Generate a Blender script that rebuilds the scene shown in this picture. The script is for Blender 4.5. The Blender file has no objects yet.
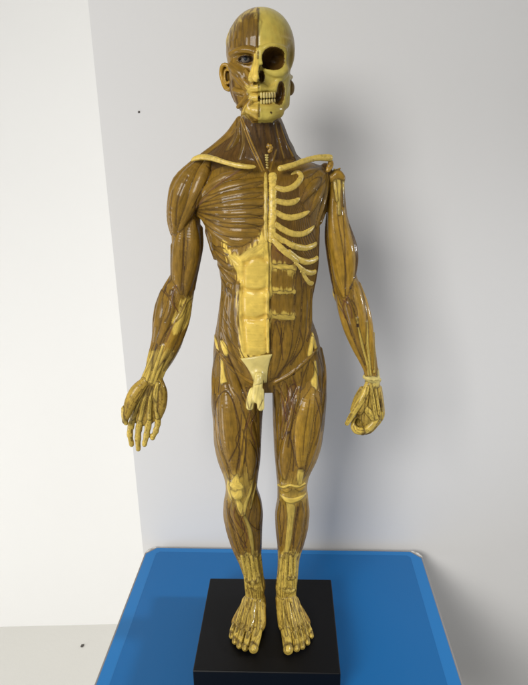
import bpy, math, random, os
import numpy as np
from mathutils import Vector, Matrix
from mathutils.bvhtree import BVHTree

VOX = float(os.environ.get('VOX', '0.0007'))
rng = np.random.RandomState(7)
random.seed(7)
# ------------------------------------------------------------------ camera model
F = 575.0; PITCH = math.radians(17.5); ROLL = math.radians(1.3)
CAM = np.array([0, -0.53, 0.49])
_r = np.array([1, 0, 0.0]); _u = np.array([0, math.sin(PITCH), math.cos(PITCH)])
FW = np.array([0, math.cos(PITCH), -math.sin(PITCH)])
RT = _r*math.cos(ROLL) - _u*math.sin(ROLL)
UP = _u*math.cos(ROLL) + _r*math.sin(ROLL)
def ray(px, py): return RT*(px-264)/F + UP*(342.5-py)/F + FW
def at(px, py, y):                      # point of the plane Y = y mm seen at a pixel
    d = ray(px, py); return CAM + d*((y*0.001-CAM[1])/d[1])
def atz(px, py, z):                     # point of the plane Z = z mm seen at a pixel
    d = ray(px, py); return CAM + d*((z*0.001-CAM[2])/d[2])
def pxs(P): return float((P-CAM) @ FW)/F    # metres per pixel at a point
def to_px(V):
    q = V-CAM; w = q @ FW
    return 264+F*(q @ RT)/w, 342.5-F*(q @ UP)/w
def srgb(r, g, b):
    f = lambda c: (c/255/12.92 if c/255 <= .04045 else ((c/255+.055)/1.055)**2.4)
    return np.array([f(r), f(g), f(b)])

# ------------------------------------------------------------------ paints of the figurine (base colours)
BROWN = np.array([.212, .118, .013]); OCHRE = np.array([.33, .19, .020]); UMBER = np.array([.078, .039, .007])
YELL = np.array([.70, .50, .095]); PALE = np.array([.64, .52, .17]); BONE = np.array([.53, .425, .085])
DARK = np.array([.035, .016, .006]); PURP = np.array([.13, .06, .04])

# ------------------------------------------------------------------ implicit shapes
def catmull(P, n):
    P = np.asarray(P, float)
    if len(P) == 2: return np.array([P[0]+(P[1]-P[0])*t for t in np.linspace(0, 1, 3)])
    Q = np.vstack([2*P[0]-P[1], P, 2*P[-1]-P[-2]]); out = []
    for i in range(1, len(Q)-2):
        for t in np.linspace(0, 1, n, endpoint=False):
            a, b, c, d = Q[i-1], Q[i], Q[i+1], Q[i+2]
            out.append(.5*((2*b)+(-a+c)*t+(2*a-5*b+4*c-d)*t*t+(-a+3*b-3*c+d)*t**3))
    out.append(P[-1]); out = np.array(out); out[:, 3] = np.maximum(out[:, 3], .0003)
    return out

GRP = [None]
class Sweep:
    def __init__(s, pts, col=BROWN, fl=1.0, k=.0008, sub=False, n=4):
        # pts rows: x, y, z, r in metres ; fl flattens along Y
        s.col = col; s.k = k; s.sub = sub; s.fl = fl; s.grp = GRP[0] or id(s)
        C = catmull(pts, n); s.C = C.copy(); C[:, 1] /= fl
        s.a = C[:-1, :3]; s.b = C[1:, :3]; s.ra = C[:-1, 3]; s.rb = C[1:, 3]
        s.ba = s.b-s.a; s.bb = np.maximum((s.ba**2).sum(1), 1e-12)
        L = np.sqrt(s.bb); s.L = np.concatenate([[0], np.cumsum(L)])
        s.rm = s.C[:, 3].max()
    def segs(s, c, rad):
        q = np.array([c[0], c[1]/s.fl, c[2]])
        t = np.clip(((q-s.a)*s.ba).sum(1)/s.bb, 0, 1)
        d = np.linalg.norm(q-s.a-t[:, None]*s.ba, axis=1)-(s.ra+(s.rb-s.ra)*t)
        d = d*min(1, s.fl)
        m = d.min()
        return m, np.nonzero(d < max(m, 0)+2.2*rad)[0]
    def f(s, p, sel=None, info=False):
        q = p.copy(); q[:, 1] /= s.fl
        best = np.full(len(q), 9.0); uu = vv = None
        if info: bi = np.zeros(len(q), int); bt = np.zeros(len(q))
        for i in (range(len(s.a)) if sel is None else sel):
            w = q-s.a[i]; t = np.clip(w @ s.ba[i]/s.bb[i], 0, 1)
            w -= t[:, None]*s.ba[i]
            d = np.sqrt((w*w).sum(1))-(s.ra[i]+(s.rb[i]-s.ra[i])*t)
            if info:
                m = d < best; bi[m] = i; bt[m] = t[m]
            best = np.minimum(best, d)
        if info:
            v = s.L[bi]+bt*(s.L[bi+1]-s.L[bi])
            ax = s.ba[bi]/np.sqrt(s.bb[bi])[:, None]
            w = q-s.a[bi]-bt[:, None]*s.ba[bi]
            side = np.cross(ax, np.array([0, 1.0, 0])); side /= np.maximum(np.linalg.norm(side, axis=1), 1e-6)[:, None]
            up = np.cross(ax, side)
            ang = np.arctan2((w*side).sum(1), -(w*up).sum(1))
            vv = v; uu = ang*max(s.rm*.75, .002)
            return best*min(1, s.fl), uu, vv
        return best*min(1, s.fl)

class Loft:                                  # stacked superellipse sections
    def __init__(s, secs, col=BROWN, n=2.3, k=.002, shrink=0.0):
        s.col = col; s.k = k; s.sub = False; s.n = n; s.grp = GRP[0] or id(s)
        rows = []
        for py, xl, xr, yf, yb in secs:
            yc = (yf+yb)/2; A = at(xl, py, yc); B = at(xr, py, yc)
            rows.append([(A[2]+B[2])/2, (A[0]+B[0])/2, abs(B[0]-A[0])/2-shrink, yc*.001, (yb-yf)/2000-shrink])
        rows = sorted(rows); s.R = np.array(rows)
        zz = np.linspace(s.R[0, 0], s.R[-1, 0], 160)
        cols = [np.interp(zz, s.R[:, 0], s.R[:, j]) for j in range(1, 5)]
        ker = np.hanning(13); ker /= ker.sum()
        s.zz = zz; s.cc = [np.convolve(np.pad(c, 6, mode='edge'), ker, 'valid') for c in cols]
        s.z0, s.z1 = zz[0], zz[-1]
    def f(s, p, sel=None, info=False):
        z = p[:, 2]; xc, a, yc, b = [np.interp(z, s.zz, c) for c in s.cc]
        X = (p[:, 0]-xc)/a; Yv = (p[:, 1]-yc)/b
        rr = (np.abs(X)**s.n+np.abs(Yv)**s.n)**(1/s.n)
        g = np.sqrt((X/a)**2+(Yv/b)**2)/np.maximum(np.sqrt(X*X+Yv*Yv), 1e-6)
        d = (rr-1)/np.maximum(g, 1e-3)
        e = np.maximum(s.z0-z, z-s.z1)
        d = np.where(e > 0, np.sqrt(np.maximum(d, 0)**2+np.maximum(e, 0)**2), np.maximum(d, e))
        if info: return d, np.arctan2(X, -Yv)*(a+b)*.5, z
        return d
    def segs(s, c, rad): return float(s.f(np.array([c]))[0])*.75, None

class Ell:
    def __init__(s, c, r, col=BROWN, k=.0015, sub=False):
        s.c = np.array(c); s.r = np.array(r); s.col = col; s.k = k; s.sub = sub; s.grp = GRP[0] or id(s)
    def f(s, p, sel=None, info=False):
        q = (p-s.c)/s.r; k0 = np.sqrt((q*q).sum(1)); k1 = np.sqrt(((q/s.r)**2).sum(1))
        d = k0*(k0-1)/np.maximum(k1, 1e-6)
        if info: return d, np.arctan2(q[:, 0], -q[:, 1])*s.r[0], p[:, 2]
        return d
    def segs(s, c, rad): return float(s.f(np.array([c]))[0])*.6, None

core = []; prims = []; carves = []
# ---- helpers in photo pixels; every one returns real 3-D shapes at the body's own depth
def S(pts, col=BROWN, fl=.9, k=.0008, lst=None, n=4):          # pts (px, py, Ymm, rpx)
    rows = []
    for px, py, y, r in pts:
        P = at(px, py, y); rows.append([*P, r*pxs(P)])
    o = Sweep(rows, col, fl, k, n=n); (prims if lst is None else lst).append(o); return o
def SG(pts, col=BROWN, fl=1, k=.001, lst=None):                # pts (px, py, Zmm, rpx)
    rows = []
    for px, py, z, r in pts:
        P = atz(px, py, z); rows.append([*P, r*pxs(P)])
    o = Sweep(rows, col, fl, k); (prims if lst is None else lst).append(o); return o
def E(px, py, y, rx, ry, rz, **kw):                            # rx, rz in px; ry (depth) in mm
    P = at(px, py, y); s = pxs(P); return Ell(P, (rx*s, ry*.001, rz*s), **kw)

def core_d(p, lst):
    d = np.full(len(p), 9.0)
    for o in lst: d = np.minimum(d, o.f(p))
    return d
def hit(px, py, lst=None):                                      # where the sight line of a pixel meets the core body
    lst = core if lst is None else lst
    d = ray(px, py); t = np.linspace(.34, .72, 260)
    P = CAM+t[:, None]*d; D = core_d(P, lst)
    i = np.nonzero(D < 0)[0]
    if len(i) == 0:
        j = int(np.argmin(D)); P0 = P[j]
    else:
        j = i[0]
        w = D[j-1]/(D[j-1]-D[j]) if j else 0
        P0 = P[j-1]+(P[j]-P[j-1])*w if j else P[0]
    e = 5e-4; G = np.array([core_d(np.array([P0+dv, P0-dv]), lst) for dv in np.eye(3)*e])
    N = G[:, 0]-G[:, 1]; N /= max(np.linalg.norm(N), 1e-9)
    return P0, N
def M(pts, col=BROWN, proud=1.5, fl=.9, k=.0007, n=6, lst=None, taper=True):  # a muscle belly laid on the core: pts (px, py, rpx)
    rows = []
    for i, (px, py, r) in enumerate(pts):
        P, N = hit(px, py, lst); e = (.35 if taper else .9) if i in (0, len(pts)-1) and r > 1.7 else 1; r = r*pxs(P)*(.85 if e < .5 else 1)
        rows.append([*(P-N*(r*min(fl, 1)*.97-proud*e*.001)), r])
    o = Sweep(rows, col, fl, k*(2.6 if proud < 3 and fl > .6 else 1.8), n=n); prims.append(o); return o

# ================================================================== BODY CORE
GRP[0] = 101
SH = .0012
core.append(Loft([(157, 238, 292, -12, 22), (163, 215, 312, -18, 26), (172, 203, 327, -25, 30), (185, 202, 328, -33, 34),
    (200, 203, 325, -38, 34), (221, 206, 321, -40, 33), (245, 212.5, 320, -38, 30), (262, 217, 320, -36, 27), (285, 220.5, 316, -32, 24),
    (305, 218, 313, -30, 24), (320, 216, 313, -29, 27), (336, 213, 319, -27, 32), (352, 212, 322, -25, 36),
    (370, 212, 325, -22, 38), (383, 213, 325, -16, 38)], shrink=SH))
core.append(Loft([(362, 216, 260, -8, 26), (384, 211.5, 266, -20, 36), (400, 210.8, 264.5, -24, 34), (420, 213, 262.5, -27, 30), (441, 213.5, 261.5, -28, 26),
    (458, 217, 261, -27, 22), (475, 224, 258.5, -25, 18), (488, 226, 257, -23, 16), (500, 223.5, 261.5, -20, 20), (513, 222.5, 263.5, -17, 24),
    (530, 226, 262.5, -14, 25), (548, 232, 262, -12, 22), (560, 238, 261, -10, 18), (575, 243.5, 263, -8, 17), (588, 244.5, 265.5, -8, 20),
    (600, 246, 263, -6, 22)], n=2.1, shrink=.0003))
core.append(Loft([(362, 278, 320, -8, 26), (384, 272, 326, -20, 36), (394, 272, 327, -24, 34), (421, 272.5, 325, -27, 30), (444, 273.5, 322, -28, 26),
    (458, 274.5, 317.5, -27, 22), (473, 276, 309.5, -25, 18), (485, 277, 307, -23, 16), (499, 277, 308.5, -20, 20), (512, 274.5, 310, -17, 24),
    (527, 275, 308.5, -14, 25), (544, 277, 304, -12, 22), (556, 277.5, 300, -10, 18), (572, 277, 298.5, -8, 17), (586, 275, 297, -8, 20),
    (600, 277, 295.5, -6, 22)], n=2.1, shrink=.0003))
S([(198, 176, 6, 9), (190, 188, 5, 14), (185, 205, 4, 16.4), (185.5, 225, 4, 15), (187.5, 245, 3, 15.4), (185.5, 262, 2, 14.4), (184, 278, 1, 12.2),
   (180, 291, 0, 14.2), (175.5, 306, -1, 16), (171, 322, -3, 16.2), (168.5, 339, -5, 14.4), (163, 354, -8, 12.4), (157, 367, -11, 10), (152, 378, -13, 9.4)], lst=core, n=5)
S([(337.5, 180, 4, 6.5), (337, 200, 4, 8.5), (337, 220, 4, 11), (340, 241, 4, 14.6), (342.5, 257, 3, 15.4), (343.5, 275, 2, 12.6), (348, 292, 0, 13.5),
   (352.5, 309, -2, 14.6), (358, 328, -4, 14.2), (364, 347, -6, 11), (369, 362, -8, 8), (371.5, 374, -9, 6.8)], lst=core, n=5)
neck = Loft([(108, 244, 279, -16, 18), (117, 240.5, 281, -19, 20), (125, 240, 284.5, -20, 22), (137, 240, 289, -19, 25), (150, 238, 294, -17, 28), (167, 234, 300, -16, 28)], shrink=SH*.5)
core.append(neck)
core.append(Loft([(120, 243, 280, 4, 24), (128, 237, 284, 2, 24), (137, 227, 288, 0, 24), (147, 214, 294, -4, 25), (155, 203, 297, -8, 26), (160, 200, 302, -12, 26), (167, 201, 322, -16, 27), (176, 203, 327, -24, 30)], n=2.2, shrink=SH*.5, col=UMBER*1.3))
for o in core: o.k = .0025
neck.col = UMBER

# ---- head core
GRP[0] = 102
head = []
c = at(260.5, 47, 5); s0 = pxs(c)
head.append(Ell(at(260.5, 53, 9), (34.6*s0, .039, 33*s0), k=.012)); head.append(Ell(at(261, 35, 8), (26*s0, .032, 22.0*s0), k=.012))
head.append(Loft([(44, 230, 291, -27, 20), (58, 227.5, 293.5, -29, 14), (72, 229, 292, -29.5, 10), (86, 230.5, 289.5, -30, 10), (96, 233, 288, -30.5, 6), (106, 237, 287, -31, 0),
    (113, 242.5, 284, -31, -3), (119, 249, 276.5, -29.5, -8), (121.5, 253, 271, -27, -12)], n=2.35, k=.004))
NB = len(core)
prims.extend(core)
prims.extend(head)
H0 = NB
# ================================================================== HEAD, muscle half
GRP[0] = 102
S([(231, 54, -20, 3), (239, 50.5, -27, 3.2), (249, 50.5, -30, 3), (257, 53, -31, 3)], k=.002)            # brow
S([(231, 66, -20, 3.4), (238, 72, -26, 4.2), (245, 76, -28, 3.2)], k=.003)                             # cheek
S([(258, 52, -31, 3), (257.5, 62, -34, 3.2), (256.8, 70, -37.5, 3.6), (256.6, 77, -41, 3.9)], col=YELL, k=.0015)   # nose
S([(251.5, 78.5, -32.5, 3), (254, 78.5, -36.5, 3), (256.5, 78, -40, 3.4)], col=YELL*.8, k=.002)
S([(258, 55, -31, 3), (255, 66, -32, 3.4), (253, 75, -33, 3.4)], col=YELL*.8, k=.002)                                  # nostril wing
S([(247.5, 91.5, -30.5, 1.6), (252, 89, -32, 2.8), (258.5, 88.5, -33.2, 3)], col=YELL, k=.003)
S([(248, 95, -30, 1.5), (253, 97.5, -31.5, 3), (258.5, 98, -32.4, 3.2)], col=YELL, k=.0016)
S([(250, 110, -30, 5), (258, 112, -31, 7)], col=OCHRE, k=.003)
GRP[0] = None
for a in ([(233, 74, -23, 1.8), (241, 83, -28, 2.2), (247, 89.5, -31, 1.6)], [(239, 75, -27, 1.5), (245, 82, -30, 2), (250, 87, -32, 1.4)],
          [(246, 70, -30, 1.2), (249.5, 77, -31.5, 1.9), (252.5, 85, -33, 1.4)], [(234, 90, -23, 2), (240, 92, -28, 2.2), (247, 93.5, -30.5, 1.6)],
          [(238, 107, -26, 2), (243, 101, -29, 2.2), (248, 96, -31, 1.6)], [(243, 113, -27, 2.2), (247, 106, -30.5, 2.4), (251, 101, -32, 1.6)]):
    S(a, col=BROWN*1.15, k=.0022)
for i, (x, y0, y1) in enumerate([(231.5, 28, 46), (236, 22, 47), (241, 19, 48), (246.5, 17, 48), (252, 16, 48), (256.5, 16, 49)]):  # frontalis fibres
    M([(x+1.5, y0, 2), (x, (y0+y1)/2, 3.1), (x-.5, y1, 2)], proud=.6, lst=head, k=.0008, col=BROWN*.85)
M([(229, 50, 3), (228, 40, 5), (231, 30, 3)], proud=.8, lst=head)                                       # temporalis
for a in ([(233, 82, 3), (234.5, 92, 4), (238, 104, 3)], [(230.5, 82, 2.5), (231.5, 92, 3), (234.5, 101, 2)]): M(a, proud=.7, lst=head, col=UMBER*1.5)
# eye socket, lids
GRP[0] = 103
carves.append(E(245.3, 59.2, -30, 7.2, 5, 2.7, col=DARK, k=.0008, sub=True))
S([(237, 60, -26.5, 1.2), (241, 57.2, -29, 1.7), (246, 56.2, -30.4, 1.9), (250, 57.6, -30, 1.6), (253.5, 61, -28.8, 1)], col=BROWN*.8, k=.0005)
S([(237.5, 60.3, -26.5, 1), (241, 62.3, -28.5, 1.1), (246, 63.2, -29.3, 1.2), (250.5, 62.6, -29, 1.1), (253.5, 61, -28.8, 1)], col=BROWN, k=.0005)
# left ear
S([(230, 70, 2, 1.6), (226.5, 65, 3, 1.9), (222.4, 66, 4, 2), (221, 73, 5, 2), (222.6, 81, 4, 2), (225.5, 87.5, 2, 2.4), (229, 89.5, 0, 2.2)], col=OCHRE*1.05, k=.0006)
prims.append(E(226, 77, 7, 5, 2.2, 12, col=BROWN*.8, k=.001))
S([(229, 70, 2, 1.2), (225.6, 70.5, 3, 1.2), (224.6, 77, 3, 1.2), (226.5, 83, 2, 1.3), (229.4, 82, 0, 1.6)], col=OCHRE, k=.0006)
# right ear behind the skull half
prims.append(E(290, 88, 3, 4.6, 5, 7.2, col=BROWN*.9, k=.0006)); EAR = len(prims)-1
# ================================================================== HEAD, skull half
GRP[0] = 102
S([(261, 51.5, -32, 3), (268, 46.8, -32.5, 3.2), (276, 46.8, -30.5, 3.2), (284, 50, -25.5, 3.2), (288, 57, -21, 2.8)], col=BONE, k=.0035)
S([(261, 50, -32, 3), (261, 57, -33.5, 2.6), (261.3, 63, -35.5, 2)], col=BONE, k=.0012)
S([(286, 52, -22, 2.6), (288, 60, -20, 3), (287, 68, -21, 4), (281, 73, -27.5, 4.4), (273, 73, -29.5, 3.5), (266, 70, -30, 2.5)], col=BONE, k=.002)
S([(284, 73, -23, 3.5), (279, 81, -26.5, 2.8), (275, 87, -29, 2.6)], col=BONE, k=.0018)
S([(286, 73, -20, 3), (289.5, 76, -12, 2.4), (291, 77, 0, 2), (291, 77, 8, 2)], col=BONE, k=.0016)
S([(261, 86.5, -33, 4.2), (267, 87, -32, 4.6), (274, 88, -28.5, 4)], col=BONE, k=.0016)
S([(261, 109, -31.5, 5.2), (268, 109, -31, 5.4), (276, 108, -27, 5), (283, 105, -20, 4.6)], col=BONE, k=.002)
S([(261, 114, -31, 6), (269, 114, -29.5, 6), (278, 112, -24, 6)], col=BONE, k=.002)
S([(285, 104, -17, 4.6), (286.2, 94, -12, 4), (287, 84, -8, 3.4)], col=BONE, k=.0015)
carves.append(E(273.8, 58.6, -31, 11.0, 17, 9.2, col=UMBER*1.1, k=.0022, sub=True))
carves.append(E(278.5, 55.5, -29, 5.4, 12, 5, col=UMBER, k=.002, sub=True))
carves.append(E(268, 61.5, -29, 6, 9, 6.4, col=UMBER*.55, k=.002, sub=True))
carves.append(E(261.6, 75.5, -36, 3.3, 10, 6.4, col=UMBER*.8, k=.0007, sub=True))
carves.append(E(260.9, 70.5, -37, 1.5, 7, 4.4, col=UMBER*.8, k=.0007, sub=True))
carves.append(E(281.4, 91.5, -27, 3.0, 7, 8.0, col=UMBER*1.3, k=.0025, sub=True))
carves.append(E(278.6, 98.5, -28.5, 4, 8, 4.8, col=UMBER*.8, k=.0025, sub=True))
carves.append(E(292, 60, -14, 5, 10, 12, col=BONE*.8, k=.006, sub=True))
carves.append(E(270, 84, -38, 5, 7, 4, col=BONE, k=.006, sub=True))
carves.append(E(267.5, 98.6, -36, 9.5, 8, 4.9, col=DARK*1.3, k=.0007, sub=True))
carves.append(E(272.5, 78, -33, 1.6, 2.5, 1.2, col=DARK, k=.0007, sub=True))
carves.append(E(271.5, 112.5, -36.5, .8, 3, .8, col=DARK, k=.0005, sub=True))
H1 = len(prims)
GRP[0] = None
# ================================================================== NECK
for a, cc in (([(241.5, 114, 3), (243, 128, 4.2), (244, 143, 4), (240, 160, 4)], BROWN*.7), ([(246, 120, 3), (250, 138, 4), (257, 156, 3.6), (263, 168, 2.4)], UMBER),
              ([(254, 124, 3.4), (256, 138, 3.6), (261, 156, 3), (265, 167, 2)], UMBER*.8), ([(262, 124, 3.2), (263, 140, 3.4), (266, 160, 3)], UMBER*.9),
              ([(270, 122, 3.4), (274, 140, 3.8), (276, 158, 3.2)], UMBER*.8), ([(277, 120, 3), (283, 140, 4), (289, 158, 4)], UMBER),
              ([(280, 124, 2.4), (287, 143, 3), (295, 160, 3)], UMBER*.7)):
    M(a, col=cc, proud=.9, k=.0006)
S([(241, 122, 14, 6), (232, 138, 13, 8), (219, 150, 12, 8), (205, 158, 8, 6), (197, 162, 4, 4)], col=BROWN, k=.002, fl=1)
S([(241, 124, 4, 3), (237, 138, 2, 4), (230, 150, 0, 4), (222, 158, -2, 3)], col=BROWN*.8, k=.001)
# ================================================================== CHEST, muscle half
A0 = (196, 208)
for p1, p2, r1, r2 in [((222, 179), (249, 170.5), 6, 4.6), ((228, 188), (262, 180.5), 6.6, 5.2), ((230, 197.5), (263, 191), 6.8, 5.4), ((230, 206), (263.5, 202), 6.6, 5.2),
                       ((230, 214), (263.5, 212), 6.6, 5), ((229, 222.5), (262.5, 222), 7, 5), ((227, 230.5), (257, 232), 7, 5)]:
    M([(197+.02*(p1[1]-180), 206+.12*(p1[1]-180), 3.4), (p1[0]-14, (p1[1]+p1[1]+210)/3, r1*.85), (*p1, r1), ((p1[0]+p2[0])/2, (p1[1]+p2[1])/2+.6, (r1+r2)/2+.3), (*p2, r2)], proud=3.3, k=.0006)
M([(203, 215, 3.4), (211, 227, 5), (222, 236, 6), (236, 240.5, 5), (249, 238, 4)], proud=3.0, k=.0006)
# deltoid
S([(207, 163.5, -7, 4), (203, 175, -9, 7), (196, 193, -11, 8), (187, 212, -9, 6.5), (180, 229, -7, 3.2)], k=.0006)
S([(200, 162.5, -2, 4.5), (190, 178, -6, 9.5), (182, 196, -8, 11.5), (177, 214, -6, 9.5), (175, 231, -5, 4)], k=.0006)
S([(196, 163, 6, 5), (181, 183, 3, 9), (175.5, 203, 2, 8.4), (172.5, 220, 1, 5.6), (173, 233, 0, 3)], k=.0006)
# upper arm, muscle half side
M([(182, 229, 4.5), (178.5, 245, 7.5), (177.5, 262, 8.4), (178, 280, 7), (181, 293, 3)], proud=1.8, k=.0006)
M([(193, 221, 5), (194, 238, 8), (193.5, 256, 9), (190, 275, 7.5), (185.5, 296, 3)], proud=2, k=.0006, col=BROWN*.95)
M([(202.5, 228, 3), (202, 245, 3.6), (198.5, 264, 3.6), (194.5, 288, 3.5)], proud=.6, col=BROWN*.8)
M([(171, 246, 3), (171.5, 262, 3), (171, 280, 3), (165, 292, 3)], proud=.4, col=BROWN*.8)
# forearm
M([(170.5, 276, 2.6), (164, 290, 5), (159.5, 307, 7.4), (157, 324, 7.2), (153.5, 342, 5), (149.5, 357, 3), (146, 370, 1.8)], proud=1.6, k=.0006)
M([(172, 292, 4), (171, 306, 5), (166, 323, 5.6), (160.5, 341, 4.6), (155, 358, 2.8), (150, 372, 1.8)], proud=1.2, k=.0006)
M([(185, 305, 4.2), (179.5, 320, 6), (172.5, 337, 6.2), (165, 354, 4.4), (158, 369, 2.4)], proud=1.5, k=.0006, col=OCHRE)
M([(191, 306, 4), (187.5, 321, 5.4), (181, 338, 5.6), (173, 355, 4), (164, 370, 2.4)], proud=1.3, k=.0006)
M([(161, 291, 2.4), (156, 305, 3), (153.5, 321, 2.6), (152.5, 338, 2.4)], proud=.6, col=BROWN*.85)
for a in ([(158, 345), (153, 362), (147, 380)], [(163, 346), (157, 364), (151, 382)], [(168, 350), (161, 366), (154, 383)], [(173, 353), (166, 368), (160, 382)], [(154, 352), (149, 364), (143, 378)]):
    M([(x, y, 1.4) for x, y in a], col=YELL*.85, proud=1.2, k=.0005)
# ================================================================== palm-forward hand
HY = -15
S([(152, 376, -13, 8.5), (149, 390, HY, 12), (146, 403, HY, 14), (144, 414, HY, 13)], col=OCHRE, fl=.5, k=.002)
S([(146, 381, -17, 5), (137, 391, -20, 7), (131, 402, -23, 6.4), (127.5, 412, -26, 4.6), (125, 421, -27, 3)], col=OCHRE, k=.001)
S([(125, 409, -25.5, 3.8), (124.6, 417, -27, 3.2), (126, 423, -28, 2.4)], col=YELL*.9, k=.0006)
S([(159, 383, -17, 5.2), (161.5, 393, -18, 6), (160.5, 406, -18, 6), (158.5, 416, -17, 4)], col=OCHRE, k=.001)
S([(158, 384, -21, 2.2), (156, 394, -21, 3), (157, 406, -20, 2.4)], col=YELL*.8, k=.0006)
for a in ([(146, 388), (139, 402), (133, 418)], [(149, 388), (144, 403), (140.5, 419)], [(152, 388), (150, 403), (149.5, 418)], [(155, 389), (155.5, 403), (157.5, 417)]):
    S([(a[0][0], a[0][1], -19, 1.5), (a[1][0], a[1][1], -21.5, 2), (a[2][0], a[2][1], -20.5, 2.2)], col=YELL*.8, k=.0005)
for a in ([(133.5, 417, -18, 3.9), (131, 426, -19, 3.3), (130, 434, -20, 3.0), (131.6, 444.5, -19.5, 2.5)],
          [(141, 418, -18, 4), (139, 428, -19, 3.4), (138, 438, -20.5, 3.1), (138.3, 449, -20, 2.5)],
          [(149.5, 417, -18, 3.9), (148.2, 426, -19, 3.3), (146.6, 435, -21, 3.0), (144.6, 444.5, -21, 2.5)],
          [(158, 415, -17, 3.7), (157.8, 423, -18, 3), (156, 430.5, -20, 2.8), (152.6, 438, -20.5, 2.3)]):
    GRP[0] = 200+int(a[0][0]); a = [(x, y, d, r*.93) for x, y, d, r in a]; a[0] = (*a[0][:3], 3.2); a[3] = (*a[3][:3], 2.3)
    S(a, col=YELL*.8, fl=1, k=.0006)
    for j, rr in ((1, 1.03), (2, 1.05)):
        x, y, d, r = a[j]; S([(x, y-1, d, r*rr), (x, y+1, d, r*rr)], col=YELL*.8, fl=1, k=.0012)
    x, y, d, r = a[3]; S([(x, y-2.5, d-.4, r*1.02), (x, y, d, r)], col=YELL, fl=1, k=.0008)
GRP[0] = None
# ================================================================== upper arm, ecorche side (image right)
M([(335, 179, 3.2), (333, 196, 4.6), (332.5, 215, 6), (334.5, 238, 7.4), (338, 260, 8), (341.5, 280, 6.5), (344, 296, 3)], proud=2, k=.0006, col=OCHRE)
M([(340.5, 178, 2.8), (341, 195, 3), (341.5, 214, 5), (346, 236, 6.6), (349.5, 256, 7.4), (349, 276, 6.6), (347, 294, 3)], proud=1.8, k=.0006, col=OCHRE)
M([(349, 226, 2.5), (354.5, 243, 3.6), (356.5, 258, 3.4), (355, 272, 2.6), (350, 288, 2)], proud=1, col=UMBER*1.3)
M([(327, 214, 3), (326, 236, 3.6), (328.5, 258, 3.2), (332, 280, 3), (335, 293, 2)], proud=.6, col=UMBER*1.2)
for x0, x1, y_ in ((335.2, 337, 200), (338.4, 339.4, 214), (341.6, 341.8, 206)): M([(x0, 177, 1.9), (x0+.2, 186, 2), ((x0+x1)/2, 194, 1.7), (x1, y_, 1.7)], col=YELL*.75, proud=1.9, k=.0008)
S([(332, 178, 1, 3.6), (337, 174.5, 1, 5), (341, 178, 1, 4)], col=OCHRE*.8, k=.003)
S([(325, 168, 3, 5), (329, 176, 4, 5), (330, 190, 6, 4), (327, 206, 8, 4)], col=UMBER*1.4, k=.002)
S([(337, 170, 0, 1.1), (340, 168.5, 0, 1)], col=OCHRE, k=.0006); S([(334, 169.5, 0, 1), (336, 170.5, 0, 1.2)], col=YELL*.8, k=.0006)
M([(334, 289, 2.2), (334.5, 294, 2.6), (335.5, 299, 2)], col=YELL*.8, proud=1.5)
# forearm, image right
M([(354, 280, 3.4), (357.5, 293, 5.6), (360.5, 309, 6.4), (362, 325, 5.2), (364, 343, 3.4)], proud=2, k=.0006, col=OCHRE*.9)
M([(360, 284, 3), (365.5, 302, 3.6), (369.5, 320, 5), (371, 336, 4.6), (371.5, 352, 3), (372, 368, 1.7)], proud=1.6, k=.0006, col=OCHRE)
M([(338, 297, 3), (341.5, 312, 5), (347, 330, 5.6), (354, 347, 4.4), (362, 363, 2.4), (367, 374, 1.5)], proud=1.5, k=.0006, col=OCHRE*.9)
M([(348, 299, 3.4), (351, 312, 4.4), (355, 328, 4.2), (360, 346, 3.2), (366, 364, 1.8)], proud=1, k=.0006)
for a in ([(357, 318), (361, 340), (367, 362), (369, 374)], [(366, 322), (367, 344), (369.5, 362), (370.5, 374)], [(373, 333), (373.5, 350), (374, 372)]):
    M([(x, y, 1) for x, y in a], col=YELL*.7, proud=1.6, k=.0004)
carves.append(E(358, 327, -22, 1.6, 5, 4, col=DARK, k=.001, sub=True))
GRP[0] = 610
S([(364.5, 377, -11, 2), (372, 379, -13.5, 4), (379, 380, -9, 2.4)], col=PALE*.9, fl=.8, k=.003)
S([(372, 372, -9, 7), (372.3, 378, -9, 7.4), (372.6, 383, -9, 7)], col=PALE*.9, fl=.8, k=.001)
GRP[0] = None
# fist, image right (thumb side to the camera)
S([(371, 388, -8, 6), (369, 402, -7, 8.5), (367, 415, -6, 8), (366, 424, -5, 6)], col=OCHRE*.8, fl=1, k=.002)
S([(372, 382, -8, 7), (374, 394, -5, 8), (376, 408, -3, 8), (375, 416, -2, 7)], col=OCHRE, fl=.8, k=.0015)
S([(369, 392, -4, 6), (366, 404, -3, 8.5), (365, 414, -2, 9)], col=OCHRE*.8, fl=1, k=.0015)
for x0, x1, x2, y in ((370, 374.5, 376, -14.5), (373.5, 378.5, 379.5, -12), (376.5, 381, 381.5, -7)):
    S([(x0, 384, y, 1.6), ((x0+x1)/2, 396, y-1, 1.9), (x1, 410, y, 2.1), (x2, 418, y+1, 2)], col=YELL*.75, k=.0005)
S([(379, 388, -2, 3), (381.2, 404, 0, 3), (381, 416, 1, 3.4), (376, 423, 2, 3.2)], col=OCHRE*.7, k=.0008)
S([(377, 415, -9, 4.4), (375, 420.5, -10, 4.2), (369, 427.5, -11, 4), (362.5, 431.5, -12, 3.8)], col=YELL*.8, fl=1, k=.0006)
S([(362.5, 431, -12, 4), (356.6, 430.2, -12, 3.9), (353.9, 425.6, -11, 3.5), (355.5, 420, -9, 3.2)], col=YELL*.9, fl=1, k=.0006)
S([(362, 408, -6, 5), (360, 420, -5, 5.5), (361, 427, -4, 4)], col=UMBER*1.5, fl=1, k=.001)
S([(377, 421, 0, 4.2), (368, 430, 0, 4.2), (359, 430, 0, 4)], col=OCHRE*.8, fl=1, k=.0006)
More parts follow.
